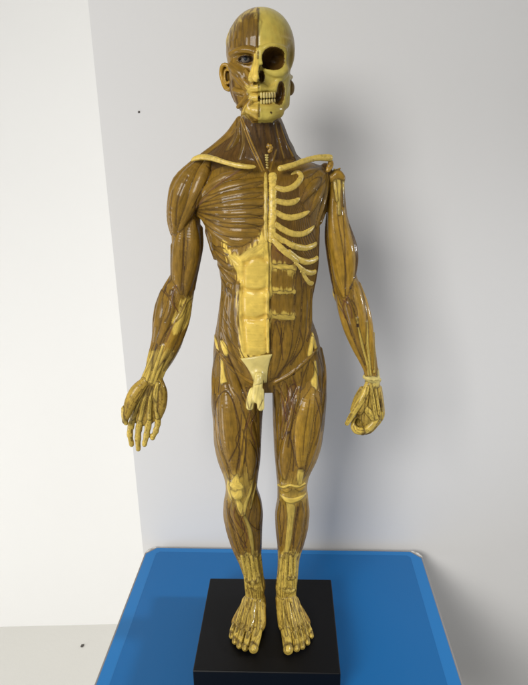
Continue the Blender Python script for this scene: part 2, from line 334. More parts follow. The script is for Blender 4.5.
S([(368, 384, -12, 3.4), (364.5, 393, -15, 3.7), (359.5, 402.5, -17, 3.5), (354.5, 411, -18, 3), (350.5, 417.5, -18, 2.9), (347, 423.5, -17.5, 2.3)], col=YELL*.85, fl=1, k=.0006)
S([(366, 394, -14, 3.6), (363, 404, -14, 4.4), (360, 412, -13, 3)], col=OCHRE, k=.001)
S([(362, 389, -8, 3), (357, 399, -8, 3.6), (353, 410, -8, 3)], col=OCHRE*.7, k=.001)
S([(364, 406, -14, 3), (369, 412, -14, 3.6), (373, 418, -12, 3)], col=YELL*.8, k=.0008)
carves.append(E(358.2, 423.5, -14, 3, 10, 4, col=UMBER*.6, k=.0007, sub=True))
# ================================================================== TRUNK, muscle half side
for a in ([(206, 232, 3.6), (212, 243, 5), (222, 250, 5), (229, 252, 3)], [(212, 250, 3.6), (219, 259, 5.2), (228, 266, 4.6), (233, 267, 3)],
          [(218.5, 265, 3.2), (223.5, 272, 4.8), (230, 279, 4.6), (235, 281, 3)], [(222.5, 279, 2.6), (226.5, 287, 4.4), (232, 294, 4), (236, 296, 2.6)]):
    M(a, proud=1.0, k=.001, col=BROWN*.85)
M([(205, 222, 4), (208.5, 240, 4.5), (213.5, 258, 3)], proud=.4, col=BROWN*.75)
FL0 = len(prims)
for x0, x1, x2 in ((216, 217, 219), (221.5, 223, 228), (228, 230, 236), (234.5, 236.5, 241)):
    M([(x0+6.5, 284, 2.6), (x1+(5 if x0 == 216 else 2.5), 308, 4.4), (x1+(4 if x0 == 216 else 2.5), 330, 4.6), (x2+3, 349, 4), (x2+14, 371, 3)], proud=.7, k=.0012, col=BROWN*.85)
FL1 = len(prims)
# rectus sheath, bulging blocks
BLK = []
def block(xa, xb, y0, y1, col, proud=2.0, g=300):
    GRP[0] = g+(int(y0) if g > 300 else 0); b0_ = len(prims)
    nrow = max(2, int(round((y1-y0)/7))); r = (y1-y0)/nrow*.62
    for i in range(nrow):
        y = y0+r+(y1-y0-2*r)*i/(nrow-1)
        M([(xa+r, y, r), ((xa+xb)/2, y, r*1.05), (xb-r, y, r)], proud=proud, col=col, k=.0028, fl=.61, taper=False)
    BLK.extend(range(b0_, len(prims))); GRP[0] = None
block(245.5, 266, 261, 289, YELL, 3.0); block(245, 266, 292.5, 315.5, YELL, 3.0); block(245.5, 266.5, 321, 352, YELL, 3.0)
GRP[0] = 300
M([(234, 256, 4), (243, 260, 7), (252, 254, 8), (262, 246, 7)], proud=1.2, col=YELL, k=.005)
M([(241, 286, 3), (241, 305, 3.4), (242, 325, 3.4), (245, 350, 3)], proud=.8, col=YELL*.95, k=.002)
GRP[0] = None
S([(268, 245, -38, 1.4), (268, 280, -35, 1.5), (267.6, 313, -33.5, 1.5), (268, 352, -30, 1.5)], col=YELL*.9, k=.001)
# rectus on the dissected side
for y0, y1, gg in ((243, 262, 701), (269, 289, 702), (293, 313, 703)):
    GRP[0] = gg
    for xx, rr in ((276.2, 5.6), (282, 6), (287.6, 5.4)):
        M([(xx, y0+3.5, rr*.85), (xx, (y0+y1)/2, rr), (xx-.3, y1-3.5, rr*.85)], proud=2.3, col=(UMBER*2.1 if gg == 701 else BROWN*.92), k=.0016, fl=.8, taper=False)
GRP[0] = None
M([(277, 323, 5), (277, 340, 5.2), (275.5, 360, 4.4), (272, 377, 3)], proud=1.9, col=BROWN*.95, fl=.8)
M([(287, 323, 5), (287, 340, 5.2), (284, 358, 4.6), (276, 376, 3)], proud=1.9, col=BROWN*.95, fl=.8)
BND = []
for y0, y1 in ((262.5, 268), (290.5, 291), (314, 316.8)):
    M([(271, y0, 3.8), (282, (y0+y1)/2-.8, 3.8), (294, y1, 3)], proud=1.5, col=YELL*.8, k=.003); BND.append(len(prims)-1)
for a, cc in (([(297, 262, 4), (298, 285, 5), (297, 310, 5), (295, 335, 4.6), (288, 358, 4), (278, 376, 3)], BROWN*.8),
              ([(304, 284, 3.5), (304, 305, 5), (303, 325, 5), (300, 345, 4.4), (291, 363, 3)], BROWN*.85),
              ([(311, 290, 3), (310.5, 308, 4), (310, 325, 4), (307, 340, 3)], BROWN*.8)):
    M(a, col=cc, proud=1.0, k=.0007)
# pectoralis minor + wall of the chest between the ribs
for a in ([(326, 171, 3), (313, 186, 5), (302, 201, 3)], [(327, 173, 3), (319, 194, 5), (309, 214, 3)], [(328, 175, 3), (323, 200, 4.4), (316, 226, 3)], [(327, 178, 3), (326.5, 200, 3.4), (321, 222, 3)]):
    M(a, proud=2.6, k=.0006, col=BROWN)
M([(325, 168, 3), (310, 172, 4.4), (300, 178, 5)], proud=1.4, col=BROWN*.8)
M([(319, 228, 3), (318, 250, 4), (316, 275, 3.6), (312, 296, 3)], proud=.5, col=UMBER*1.3)
# groin
for s_ in ([(218, 350, 1), (227, 362, 1.3), (243, 377, 1.5), (258, 384, 1.5)], [(316, 348, 1), (307, 359, 1.4), (290, 374, 1.6), (275, 382, 1.6)]):
    M(s_, col=BROWN*1.1, proud=1.9, k=.0005)
# ================================================================== THIGHS
M([(217, 352, 3), (213.5, 372, 5), (213.5, 392, 5.4), (215, 415, 3.4)], proud=.9, k=.0006)                    # tfl, image left
M([(226, 351, 2.6), (230.5, 368, 4.6), (238, 390, 5.4), (247, 415, 5), (254.5, 442, 4), (257.5, 468, 2.4)], proud=1.3, k=.0006, col=BROWN*.95)
M([(225, 384, 5), (226.5, 405, 10), (228.5, 428, 12), (231, 450, 10), (234, 472, 5)], proud=2.6, k=.0006)
M([(215.5, 396, 4), (216.5, 420, 5.6), (219, 443, 6), (225.5, 464, 4.6), (230, 479, 3)], proud=.8, k=.0007, col=BROWN*.95)
M([(246.5, 430, 4), (249.5, 448, 7), (251.5, 463, 7.4), (250.5, 477, 4.6)], proud=2.3, k=.0007)
M([(243, 412, 2.6), (243.5, 435, 3.4), (242, 458, 3), (240, 475, 2)], proud=1.3, k=.0006, col=OCHRE)
M([(256, 388, 4), (257, 405, 5.6), (258, 425, 4.4), (259.5, 446, 3)], proud=.8, k=.0007, col=BROWN*.85)
M([(247, 388, 4), (251, 404, 4.4), (255, 420, 3)], proud=.9, col=BROWN*.8)
# image right thigh
M([(322, 349, 3), (325, 368, 4.4), (325, 388, 5), (323, 408, 4), (321, 425, 3)], proud=.6, k=.0006)
M([(310, 352, 2.6), (305, 366, 4.4), (302.5, 381, 4), (302, 388, 3)], proud=1.2, k=.0006)
M([(312, 390, 5), (307, 408, 9), (303, 430, 10.4), (301, 452, 8), (301, 470, 4)], proud=2.6, k=.0006, col=OCHRE*.92)
M([(320, 392, 4), (318.5, 415, 6.4), (316, 438, 7), (310, 458, 5.4), (304, 475, 3)], proud=1.0, k=.0007)
M([(289, 432, 4), (286.5, 448, 7.4), (284.5, 463, 8), (284.5, 477, 5)], proud=2.3, k=.0007)
M([(275.5, 390, 3.4), (277, 412, 5), (278, 435, 4.4), (278, 458, 3)], proud=.8, k=.0006, col=BROWN*.9)
M([(294, 372, 3), (293, 386, 4.4), (290, 402, 3.6), (286, 420, 3)], proud=.8, k=.0006, col=UMBER*1.7)
M([(284, 382, 3), (283, 398, 4.4), (283.5, 418, 4), (282, 438, 3)], proud=1.0, k=.0006, col=BROWN*.85)
M([(300, 388, 2.6), (295, 404, 3.4), (290, 425, 3), (287, 440, 2)], proud=1.3, k=.0006, col=BROWN)
# hip bone lumps and tendons
M([(215, 336, 2), (217, 343, 3.4), (219, 351, 3)], col=YELL, proud=1.4); M([(221, 339, 2), (225, 347, 3.4), (227, 355, 3)], col=YELL, proud=2.2)
M([(222.5, 358, 1.6), (223, 370, 3.8), (223.5, 384, 5)], col=YELL*.95, proud=.9, k=.001)
M([(312, 334, 1.4), (314.5, 345, 2.8), (316.5, 351, 2)], col=YELL, proud=1.4); M([(311.5, 338, 1.6), (310, 350, 3), (308.5, 356, 2.4)], col=YELL, proud=2)
M([(314.5, 362, 1.4), (315, 374, 3.4), (314.5, 388, 5)], col=YELL*.95, proud=1.0, k=.001)
# pubic patch and genital piece
GP = len(prims); GRP[0] = 500
M([(256, 362, 8), (258, 378, 5)], col=PALE, proud=.3, k=.003, fl=.7)
S([(259, 376, -31, 4.4), (257.5, 388, -33, 5), (257, 398, -33, 5.4)], col=PALE, k=.0015)
S([(253, 391, -31, 4), (250.5, 401, -32, 4.4), (250, 406.5, -32, 4)], col=PALE, k=.0008)
S([(260.5, 391, -33, 3.6), (260.5, 401, -35, 3.8), (260.8, 407.5, -35, 3.5)], col=PALE, k=.0007)
GRP[0] = None
# ================================================================== KNEES AND SHINS
GRP[0] = 620
M([(237, 474, 2), (236, 481, 3.6), (235.5, 488, 4.4)], col=YELL, proud=1.4, k=.002)
M([(232, 484, 3), (236.5, 483.5, 4), (241, 486, 3)], col=YELL, proud=2.2, k=.002); M([(233.5, 491, 3.4), (237.5, 495, 4.4), (240, 490, 3)], col=YELL, proud=2.4, k=.002)
GRP[0] = None
M([(238, 499, 3), (240, 506, 3), (242, 513, 2)], col=YELL*.85, proud=1.6, k=.0012)
M([(229.5, 478, 2), (229.5, 488, 3), (232, 499, 2.4)], col=YELL*.85, proud=1.2, k=.001); M([(252, 482, 2), (250, 491, 2.6), (246, 502, 2), (243, 514, 1.6)], col=YELL*.8, proud=1.1, k=.0007)
M([(255.5, 484, 1.4), (253, 495, 1.8), (250, 508, 2)], col=YELL*.75, proud=.9, k=.0006)
M([(243, 512, 2), (249, 528, 2.4), (252, 545, 2.2), (252.5, 562, 1.8)], col=YELL*.62, proud=.9, k=.0008)
M([(256, 492, 3), (258.5, 504, 6), (258.5, 517, 5.6), (257, 529, 2.6)], proud=1.0, k=.0006)
M([(259, 526, 3), (259, 542, 4), (258, 556, 2.4)], proud=.6, k=.0006, col=BROWN*.9)
M([(233, 503, 3), (236.5, 520, 5), (241, 540, 4.4), (246.5, 558, 2.6)], proud=1.4, k=.0006)
M([(227.5, 502, 3), (229.5, 520, 4.4), (234, 540, 4), (240, 556, 2.4)], proud=.9, k=.0006, col=BROWN*.9)
# right knee, bones bare
M([(301.5, 464, 3), (300, 474, 3.4), (299.5, 484, 3.4)], col=YELL*.8, proud=1.6, k=.001)
M([(281, 484, 3.4), (285, 489, 4.4), (290, 489, 3)], col=OCHRE*1.2, proud=1.2, k=.001); M([(296, 488, 3), (301, 488, 4.4), (304.5, 486, 3)], col=OCHRE*1.2, proud=1.2, k=.001)
M([(279, 484.5, 1), (284, 486.5, 1.2), (290, 484.5, 1.2), (297, 486, 1), (304, 483, 1)], col=YELL*.9, proud=2, k=.0005)
M([(281.5, 495, 2), (286, 498.5, 3), (292, 500, 3.4), (299, 498, 3), (305, 493.5, 2)], col=YELL, proud=1.8, k=.0008)
M([(288, 500, 4.4), (291, 507, 5), (290.5, 520, 3.2), (288.5, 540, 2.8), (286, 558, 2.6)], col=YELL*.66, proud=1.5, k=.001)
M([(280.5, 502, 3), (278.5, 514, 4.4), (279.5, 528, 3.4), (280.5, 545, 2.4)], proud=.8, k=.0006, col=BROWN*.9)
M([(300, 503, 4), (300.5, 518, 5.6), (297.5, 538, 4.8), (292.5, 556, 3)], proud=1.2, k=.0006)
M([(306.5, 500, 2.6), (306.5, 516, 3.4), (304, 535, 3.4), (299.5, 552, 2.4)], proud=.7, k=.0006, col=BROWN*.85)
# ankles: tendons
for a in ([(246, 553), (249, 570), (250, 586)], [(251, 556), (253.5, 572), (256, 588)], [(256, 558), (258.5, 574), (262, 590)], [(242, 556), (245, 572), (246.5, 588)], [(260, 555), (262, 572), (263, 586)]):
    M([(x, y, 1.7) for x, y in a], col=YELL*.8, proud=1.2, k=.0005)
for a in ([(287, 553), (286, 570), (285, 588)], [(291, 556), (290.5, 572), (291, 588)], [(295, 558), (294.5, 574), (295, 590)], [(282, 556), (280.5, 572), (279.5, 588)]):
    M([(x, y, 1.7) for x, y in a], col=YELL*.8, proud=1.2, k=.0005)
M([(246.5, 578, 3.4), (253, 582, 4.4), (258, 577, 3.4)], col=PALE*.95, proud=1.5, k=.001, fl=.8); M([(249, 586, 3.4), (255, 590, 3.4)], col=YELL, proud=1.2, k=.001)
M([(285, 577, 3), (291, 577.5, 3.4), (294.5, 577, 2.6)], col=PALE*.95, proud=1.6, k=.0006, fl=.8); M([(284.5, 590, 3.4), (290, 591, 3.8), (294, 590, 3)], col=PALE*.95, proud=1.6, k=.0006, fl=.8)
M([(264, 578, 2.6), (265, 586, 3)], col=UMBER*1.6, proud=.6); M([(277, 580, 2.6), (276, 588, 3)], col=UMBER*1.6, proud=.6)
# ================================================================== FEET
def foot(dx, mir, data):
    for k_, a in enumerate(data):
        SG([(a[0][0], a[0][1], a[0][2], a[0][3]), (a[1][0], a[1][1], a[1][2], a[1][3]), (a[1][0]*.6+a[2][0]*.4, a[1][1]*.6+a[2][1]*.4, a[1][2], a[2][3]*.95)], col=OCHRE, fl=1, k=.0016)
        p, q = a[2], a[3]; m_ = [(u+v)/2 for u, v in zip(p, q)]
        SG([(a[1][0]*.5+p[0]*.5, a[1][1]*.5+p[1]*.5, p[2]+1, p[3]*.86), (p[0], p[1], p[2]+.8, p[3]*.84), (m_[0], m_[1], m_[2]+.6, m_[3]*.86), (q[0], q[1]-.5, q[2], q[3]*.92)], col=YELL*.92, fl=1, k=.0005)
        SG([(q[0], q[1]-3.2, q[2]+1.0, q[3]*.8), (q[0], q[1]-.2, q[2], q[3]*.98)], col=YELL, fl=1, k=.0012)
        SG([(q[0], q[1]-1.2, q[2]+q[3]*.62, q[3]*.55), (q[0], q[1]+.6, q[2]+q[3]*.5, q[3]*.5)], col=YELL*1.1, fl=1, k=.0004)
        t = a[:3]; SG([(x, y-1.4, z+r*1.02-.7, 1.0+.25*(k_ == 0)) for x, y, z, r in [(t[0][0]*.85+t[1][0]*.15, t[0][1]*.85+t[1][1]*.15, t[0][2], t[0][3]*.9)]+list(t[1:])], col=YELL*.95, fl=1, k=.0006)
foot(0, 1, [[(258, 599, 19, 7.5), (259, 622, 9, 7), (256.5, 636, 7, 5.6), (253.6, 648.5, 6, 4.9)],
            [(254, 600, 22, 6.5), (251, 626, 9, 5), (247.2, 640, 7, 3.7), (245.2, 648, 5.2, 3.3)],
            [(251, 601, 20, 6.5), (245, 624, 8, 4.8), (241.2, 637.5, 6.4, 3.5), (239.4, 645.8, 5, 3.1)],
            [(248, 602, 16, 6.5), (240, 622, 7.4, 4.8), (236.6, 634, 6, 3.4), (235, 641.5, 4.8, 3.0)],
            [(247, 605, 11, 6), (236.6, 620, 6, 4.4), (232.6, 630, 5, 3.3), (231.8, 636, 4.4, 2.9)]])
foot(0, -1, [[(283, 599, 19, 7.5), (284.5, 622, 9, 6.8), (286.6, 637, 7, 5.8), (288.2, 649.5, 6, 5.2)],
             [(288, 600, 22, 6.5), (292.5, 626, 9, 5), (295.5, 640, 7, 3.7), (296.6, 648.6, 5.2, 3.4)],
             [(291, 601, 20, 6.5), (297.5, 624, 8, 4.8), (301, 638.5, 6.4, 3.5), (302.2, 646.5, 5, 3.1)],
             [(293, 602, 16, 6.5), (302, 622, 7.4, 4.8), (305.6, 635, 6, 3.4), (307.2, 642.5, 4.8, 3.0)],
             [(294, 605, 11, 6), (305.2, 620, 6, 4.4), (309.4, 630, 5, 3.3), (310.8, 636, 4.4, 2.9)]])
SG([(256, 597, 9, 9), (256, 608, 7, 10), (250, 622, 4, 11)], col=OCHRE, k=.003); SG([(286, 597, 9, 9), (287, 608, 7, 10), (294, 622, 4, 11)], col=OCHRE, k=.003)

# ================================================================== ISO-SURFACE
def smin(a, b, k):
    h = np.maximum(k-np.abs(a-b), 0)/k; return np.minimum(a, b)-h*h*k*.25
def field(p, act):
    D = np.full(len(p), 1.0)
    for o, sel in act: D = smin(D, o.f(p, sel), o.k)
    return D
def carve(D, p, actc):
    for o in actc:
        d = -o.f(p); D = -smin(-D, -d, o.k)
    return np.maximum(D, -(p[:, 2]-.0002))
def build_iso():
    B = 18; lo = np.array([-.175, -.085, -.002]); hi = np.array([.150, .060, .616])
    nb = np.ceil((hi-lo)/(VOX*B)).astype(int); S1 = 1 << 12
    rad = VOX*B*.5*1.7321
    g = np.arange(B+1); GI = np.stack(np.meshgrid(g, g, g, indexing='ij'), -1).reshape(-1, 3)
    offs = np.array([[i, j, k] for i in (0, 1) for j in (0, 1) for k in (0, 1)])
    eds = [(a, b) for a in range(8) for b in range(a+1, 8) if abs(offs[a]-offs[b]).sum() == 1]
    keys = []; verts = []; cols = []; fibs = []; gaps = []; quads = []; ids = []
    BI = np.array(list(np.ndindex(*nb))); CC = lo+(BI*B+B/2)*VOX
    SA = []; SB = []; RA = []; RB = []; FLs = []; OW = []; LI = []
    for n_, o in enumerate(prims):
        if isinstance(o, Sweep):
            for i in range(len(o.a)):
                a, b_ = o.a[i].copy(), o.b[i].copy(); a[1] *= o.fl; b_[1] *= o.fl
                SA.append(a); SB.append(b_); RA.append(o.ra[i]); RB.append(o.rb[i]); OW.append(n_); LI.append(i); FLs.append(o.fl)
    SA = np.array(SA); SB = np.array(SB)-SA; RA = np.array(RA); RB = np.array(RB); MG = np.array([max(.004, prims[o_].k*1.1)/min(prims[o_].fl, 1) for o_ in OW]); OW = np.array(OW); FLs = np.array(FLs); LI = np.array(LI); BB = np.maximum((SB**2).sum(1), 1e-12)
    others = {n_: o.f(CC)*.7 for n_, o in enumerate(prims) if not isinstance(o, Sweep)}
    cother = [(o, o.f(CC)*.6) for o in carves]
    for q_ in range(len(BI)):
        b0 = BI[q_]*B; c = CC[q_]
        w = c-SA; t = np.clip((w*SB).sum(1)/BB, 0, 1); d = np.sqrt(((w-t[:, None]*SB)**2).sum(1))-(RA+(RB-RA)*t)
        near = np.nonzero(d < rad*1.05/np.minimum(FLs, 1)+MG)[0]; m = d.min(); act = []
        for n_ in np.unique(OW[near]):
            act.append((prims[n_], LI[near[OW[near] == n_]], n_))
        for n_, dd in others.items():
            if dd[q_] < rad+max(.004, prims[n_].k): act.append((prims[n_], None, n_)); m = min(m, dd[q_])
        act.sort(key=lambda x: x[2])
        if not act or m > rad*1.05: continue
        P = lo+(GI+b0)*VOX
        D = field(P, [(o, s) for o, s, _ in act])
        ac = [o for o, dd in cother if dd[q_] < rad+.003]
        D = carve(D, P, ac)
        if D.min() > 0 or D.max() < 0: continue
        D3 = D.reshape(B+1, B+1, B+1); s3 = D3 < 0
        cnt = sum(s3[i:i+B, j:j+B, k:k+B].astype(np.int8) for i, j, k in offs)
        I = np.argwhere((cnt > 0) & (cnt < 8))
        if len(I) == 0: continue
        V = np.stack([D3[I[:, 0]+i, I[:, 1]+j, I[:, 2]+k] for i, j, k in offs], 1)
        acc = np.zeros((len(I), 3)); w = np.zeros(len(I))
        for a, b in eds:
            va, vb = V[:, a], V[:, b]; m_ = (va < 0) != (vb < 0)
            t = np.where(m_, va/np.where(m_, va-vb, 1), 0)
            acc += m_[:, None]*(offs[a]+t[:, None]*(offs[b]-offs[a])); w += m_
        X = lo+(I+b0+acc/w[:, None])*VOX
        gi = I+b0; key = (gi[:, 0]*S1+gi[:, 1])*S1+gi[:, 2]
        d1 = np.full(len(X), 9.0); d2 = d1.copy(); pid = np.zeros(len(X), int); gr = np.zeros(len(X), np.int64); u = np.zeros(len(X)); v = np.zeros(len(X)); col = np.zeros((len(X), 3))
        for o, sel, n_ in act:
            d, uu, vv = o.f(X, sel, True)
            m_ = d < d1; G_ = hash(o.grp) & 0x7fffffff; same = gr == G_; d2 = np.where(same, d2, np.where(m_, d1, np.minimum(d2, d))); d1 = np.where(m_, d, d1); gr[m_] = G_
            pid[m_] = n_; u[m_] = uu[m_]; v[m_] = vv[m_]; col[m_] = o.col
        for o in ac:
            m_ = o.f(X) < .0003+o.k*.35; col[m_] = o.col; pid[m_] = -1; d2[m_] = 9
        keys.append(key); verts.append(X); cols.append(col); fibs.append(np.stack([u, v, pid*.37], 1)); gaps.append(d2-d1); ids.append(pid)
        for ax in range(3):
            a1, a2 = (ax+1) % 3, (ax+2) % 3; e = np.eye(3, dtype=int)
            s0 = s3[:B, :B, :B]; s1 = s3[e[ax][0]:B+e[ax][0], e[ax][1]:B+e[ax][1], e[ax][2]:B+e[ax][2]]
            J = np.argwhere(s0 != s1)
            if len(J) == 0: continue
            fl_ = s0[J[:, 0], J[:, 1], J[:, 2]]; G = J+b0
            q = [G-e[a1]-e[a2], G-e[a2], G, G-e[a1]]
            q = np.stack([(x[:, 0]*S1+x[:, 1])*S1+x[:, 2] for x in q], 1)
            q[~fl_] = q[~fl_][:, ::-1]; quads.append(q)
    K = np.concatenate(keys); o_ = np.argsort(K); K = K[o_]
    cat = lambda L: np.concatenate(L)[o_]
    Q = np.concatenate(quads); J = np.searchsorted(K, Q); J = np.minimum(J, len(K)-1)
    ok = (K[J] == Q).all(1)
    return cat(verts), J[ok], cat(cols), cat(fibs), cat(gaps), cat(ids)
V, Q, COL, FIB, GAP, PID = build_iso()
print('iso', len(V), len(Q), 'prims', len(prims))

def vnormals(V, Q):
    a = np.cross(V[Q[:, 2]]-V[Q[:, 0]], V[Q[:, 3]]-V[Q[:, 1]]); N = np.zeros_like(V)
    for j in range(4): np.add.at(N, Q[:, j], a)
    return N/np.maximum(np.linalg.norm(N, axis=1), 1e-12)[:, None]
NR = vnormals(V, Q)

def vnoise(P, s, seed=0):                    # smooth value noise
    p = P*s+seed*17.3; i = np.floor(p).astype(np.int64); f = p-i; f = f*f*(3-2*f); r = 0
    for dx in (0, 1):
        for dy in (0, 1):
            for dz in (0, 1):
                h = ((i[:, 0]+dx)*374761393+(i[:, 1]+dy)*668265263+(i[:, 2]+dz)*2147483647+seed*974634777) & 0xffffffff
                h = ((h ^ (h >> 13))*1274126177) & 0xffffffff; h = (h ^ (h >> 16))/4294967295.0
                w = (f[:, 0] if dx else 1-f[:, 0])*(f[:, 1] if dy else 1-f[:, 1])*(f[:, 2] if dz else 1-f[:, 2])
                r = r+h*w
    return r
FN = vnoise(FIB*np.array([1, .12, 1]), 1100, 1)-.5      # fibre streak noise
FN2 = vnoise(FIB*np.array([1, .1, 1]), 2300, 5)-.5
IN = vnoise(V, 260, 2)-.5; IN2 = vnoise(V, 900, 3)-.5
PX, PY = to_px(V)
BODYPY = PY
front = NR[:, 1] < .35
# ---- painted tendon sheets etc.: outlines traced on the body's front
def insd(poly):
    p = np.array(poly, float); d = np.full(len(PX), 1e9); ins = np.zeros(len(PX), bool)
    for i in range(len(p)):
        a, b = p[i], p[(i+1) % len(p)]; e = b-a
        wx, wy = PX-a[0], PY-a[1]; t = np.clip((wx*e[0]+wy*e[1])/(e @ e), 0, 1)
        d = np.minimum(d, (wx-t*e[0])**2+(wy-t*e[1])**2)
        c1 = PY >= a[1]; c2 = PY < b[1]; c3 = e[0]*wy > e[1]*wx
        ins ^= ((c1 & c2 & c3) | (~c1 & ~c2 & ~c3))
    return np.where(ins, np.sqrt(d), -np.sqrt(d))
def patch(poly, col, soft=1.2, streak=5, amt=1.0, cond=None):
    global COL
    sd = insd(poly); w = np.clip((sd+streak*FN*1.4+IN*2)/soft*.5+.5, 0, 1)*amt*front
    if cond is not None: w = w*cond
    COL = COL*(1-w[:, None])+w[:, None]*col
notarm = (PX > 208) & (PX < 322)
patch([(223, 240), (230, 250), (239, 257), (250, 247), (259, 240), (266, 228), (268.4, 228), (268.6, 352), (250, 358), (242, 356), (240, 340), (240, 325), (239, 310), (237.5, 292), (241, 284), (234, 268), (226, 254)], YELL, streak=6, cond=notarm)
patch([(270, 261), (282, 262), (296, 268), (294, 274), (282, 270), (270, 269)], YELL*.85, streak=8, amt=.8)
patch([(270, 288.5), (294, 289), (294, 293.5), (270, 293)], YELL*.8, streak=5, amt=.9)
patch([(270, 311), (282, 313), (294, 314.5), (294, 319), (280, 317.5), (270, 317)], YELL*.8, streak=5, amt=.9)
patch([(181, 299), (194, 296), (194, 310), (190, 322), (182, 330), (174, 334), (172, 322), (178, 312)], YELL*.95, streak=4)
patch([(143, 350), (160, 350), (176, 352), (168, 374), (160, 385), (140, 380), (144, 366)], YELL*.75, streak=9, amt=.75)
patch([(225, 476), (246, 472), (252, 480), (249, 500), (244, 512), (236, 508), (227, 496)], YELL*.8, streak=9, soft=4, amt=.4)
patch([(277, 172), (300, 172), (312, 205), (320, 240), (318, 288), (300, 288), (291, 252), (276, 238)], UMBER*1.5, streak=5, amt=.6)
patch([(240, 150), (298, 150), (304, 164), (278, 170), (262, 172), (240, 166)], UMBER, streak=5, soft=3, amt=.8)
patch([(276, 480), (308, 478), (307, 500), (294, 506), (279, 500)], YELL*.7, streak=9, soft=4, amt=.35)
patch([(240, 556), (263, 552), (268, 600), (262, 660), (226, 660), (238, 600)], YELL*.8, streak=9, amt=.8)
patch([(276, 552), (302, 552), (300, 600), (318, 660), (276, 660), (274, 600)], YELL*.8, streak=9, amt=.8)
patch([(118, 384), (152, 380), (168, 386), (168, 425), (155, 455), (120, 455)], YELL*.75, streak=7, amt=.45)
patch([(345, 384), (385, 383), (386, 430), (345, 436)], YELL*.85, streak=8, amt=.55, cond=(PX > 340))
hd = (PY < 124) & (V[:, 2] > .46)
mid = 258.2+.0035*(PY-60)
skull = (PID >= H0) & (PID < H1) & (PX > mid) & ((PX < 288.5) | (PY < 80) | (NR[:, 1] < -.2)) & (PID != EAR)
COL[skull] = BONE
patch([(287, 34), (299, 30), (299, 76), (290, 74), (288, 56)], BROWN*1.3, streak=6, soft=6, amt=.7, cond=hd)
patch([(259, 103), (276, 103), (274, 107), (259, 107)], BROWN*1.5, streak=6, soft=4, amt=.5, cond=hd)
patch([(262, 82), (276, 82), (276, 88), (262, 88)], BROWN*1.6, streak=6, soft=5, amt=.4, cond=hd)
patch([(276, 106), (290, 100), (288, 116), (277, 120)], BROWN*1.5, streak=6, soft=6, amt=.45, cond=hd)
patch([(262, 40), (286, 40), (286, 46), (262, 46)], BROWN*1.8, streak=6, soft=7, amt=.3, cond=hd)
patch([(264, 16), (284, 30), (290, 44), (284, 42), (268, 24)], BROWN*2, streak=9, soft=8, amt=.3, cond=hd)
patch([(242, 116), (259, 118), (259, 100), (250, 104), (243, 110)], YELL*.8, streak=5, amt=.7, cond=hd)
patch([(259, 8), (259, 16), (248, 15), (238, 20), (231, 30), (227, 44), (224, 44), (225, 28), (236, 12)], YELL*.75, streak=8, amt=.75, cond=hd)
patch([(246, 86), (258.4, 83), (258.4, 102), (250, 102)], YELL*.9, soft=1.5, streak=3, amt=.9, cond=hd & (PX < mid))
# ---- wash of dark paint that fills the cut between two neighbouring muscles
g = np.clip(1-GAP/.0009, 0, 1)**1.2*(PID >= NB)
hands = ((PY > 380) & ((PX < 200) | (PX > 335))) | (PY > 590)
shm = np.clip(insd([(226, 246), (240, 256), (262, 238), (268, 232), (268, 352), (243, 356), (240, 325), (239, 292)])/2+.5, 0, 1); g = g*np.where((PID >= FL0) & (PID < FL1), .45, 1)*np.where(np.isin(PID, BND+BLK), .45, 1)*(1-.93*shm)*(.85+.5*IN)*np.where(hd, .55, 1)
COL = COL*(1-g[:, None])+g[:, None]*DARK
dirt = np.clip(IN2*.7+FN*2.2-.06, 0, .62)*np.where(hands | (PY > 552), 1.25, .3)*np.where((GP <= PID) & (PID < GP+4), .25, 1)*np.where(hd, .5, 1)
COL = COL*(1-dirt[:, None])+dirt[:, None]*UMBER*.8
fm = np.where(skull, .15, 1)*np.where(np.isin(PID, BLK), .25, 1); COL = COL*(1+(FN*.7+FN2*.5)*fm)[:, None]*(1+.3*IN)[:, None]

# ---- lines cut into or raised from the surface
def project_line(pts, n=5):
    rows = catmull([(x, y, 0, 1) for x, y in pts], n); out = []
    for x, y in rows[:, :2]:
        P = hit_mesh(x, y)
        if P is not None: out.append(P)
    return out
bvh = BVHTree.FromPolygons([Vector(v) for v in V], [tuple(int(i) for i in q) for q in Q])
def hit_mesh(x, y):
    d = Vector(ray(x, y)); d.normalize()
    h = bvh.ray_cast(Vector(CAM), d)
    return (np.array(h[0]), np.array(h[1])) if h[0] is not None else None
def line(pts, w=.6, depth=.5, col=DARK, amt=.85, n=5):    # w px half-width, depth mm (>0 cuts in)
    global V, COL
    L = project_line(pts, n)
    if len(L) < 2: return
    P = np.array([l[0] for l in L]); lo_, hi_ = P.min(0)-.003, P.max(0)+.003
    m = np.nonzero(((V > lo_) & (V < hi_)).all(1))[0]; X = V[m]; best = np.full(len(m), 9.0)
    for a, b in zip(P[:-1], P[1:]):
        if np.linalg.norm(b-a) > .012: continue
        e = b-a; t = np.clip((X-a) @ e/max(e @ e, 1e-12), 0, 1); best = np.minimum(best, np.linalg.norm(X-a-t[:, None]*e, axis=1))
    wm = w*.001; k = np.clip(1-best/(wm*1.9), 0, 1); k = k*k*(3-2*k)
    V[m] -= NR[m]*(k*depth*.001)[:, None]
    c = (k*amt*(1 if depth > 0 else 1))[:, None]; COL[m] = COL[m]*(1-c)+c*col
line([(258.8, 8), (258.3, 30), (258, 58)], w=.7, depth=.7); line([(258.6, 80), (259, 100), (259.4, 121)], w=.7, depth=.7)
line([(268.6, 171), (268.2, 205), (268.4, 240), (269.6, 262), (269.4, 300), (270, 350)], w=.6, depth=.6, col=UMBER*.5)
line([(266.4, 316), (267.6, 314.6), (269, 316.4), (268.4, 319), (266.6, 319), (266, 317)], w=.6, depth=.8)
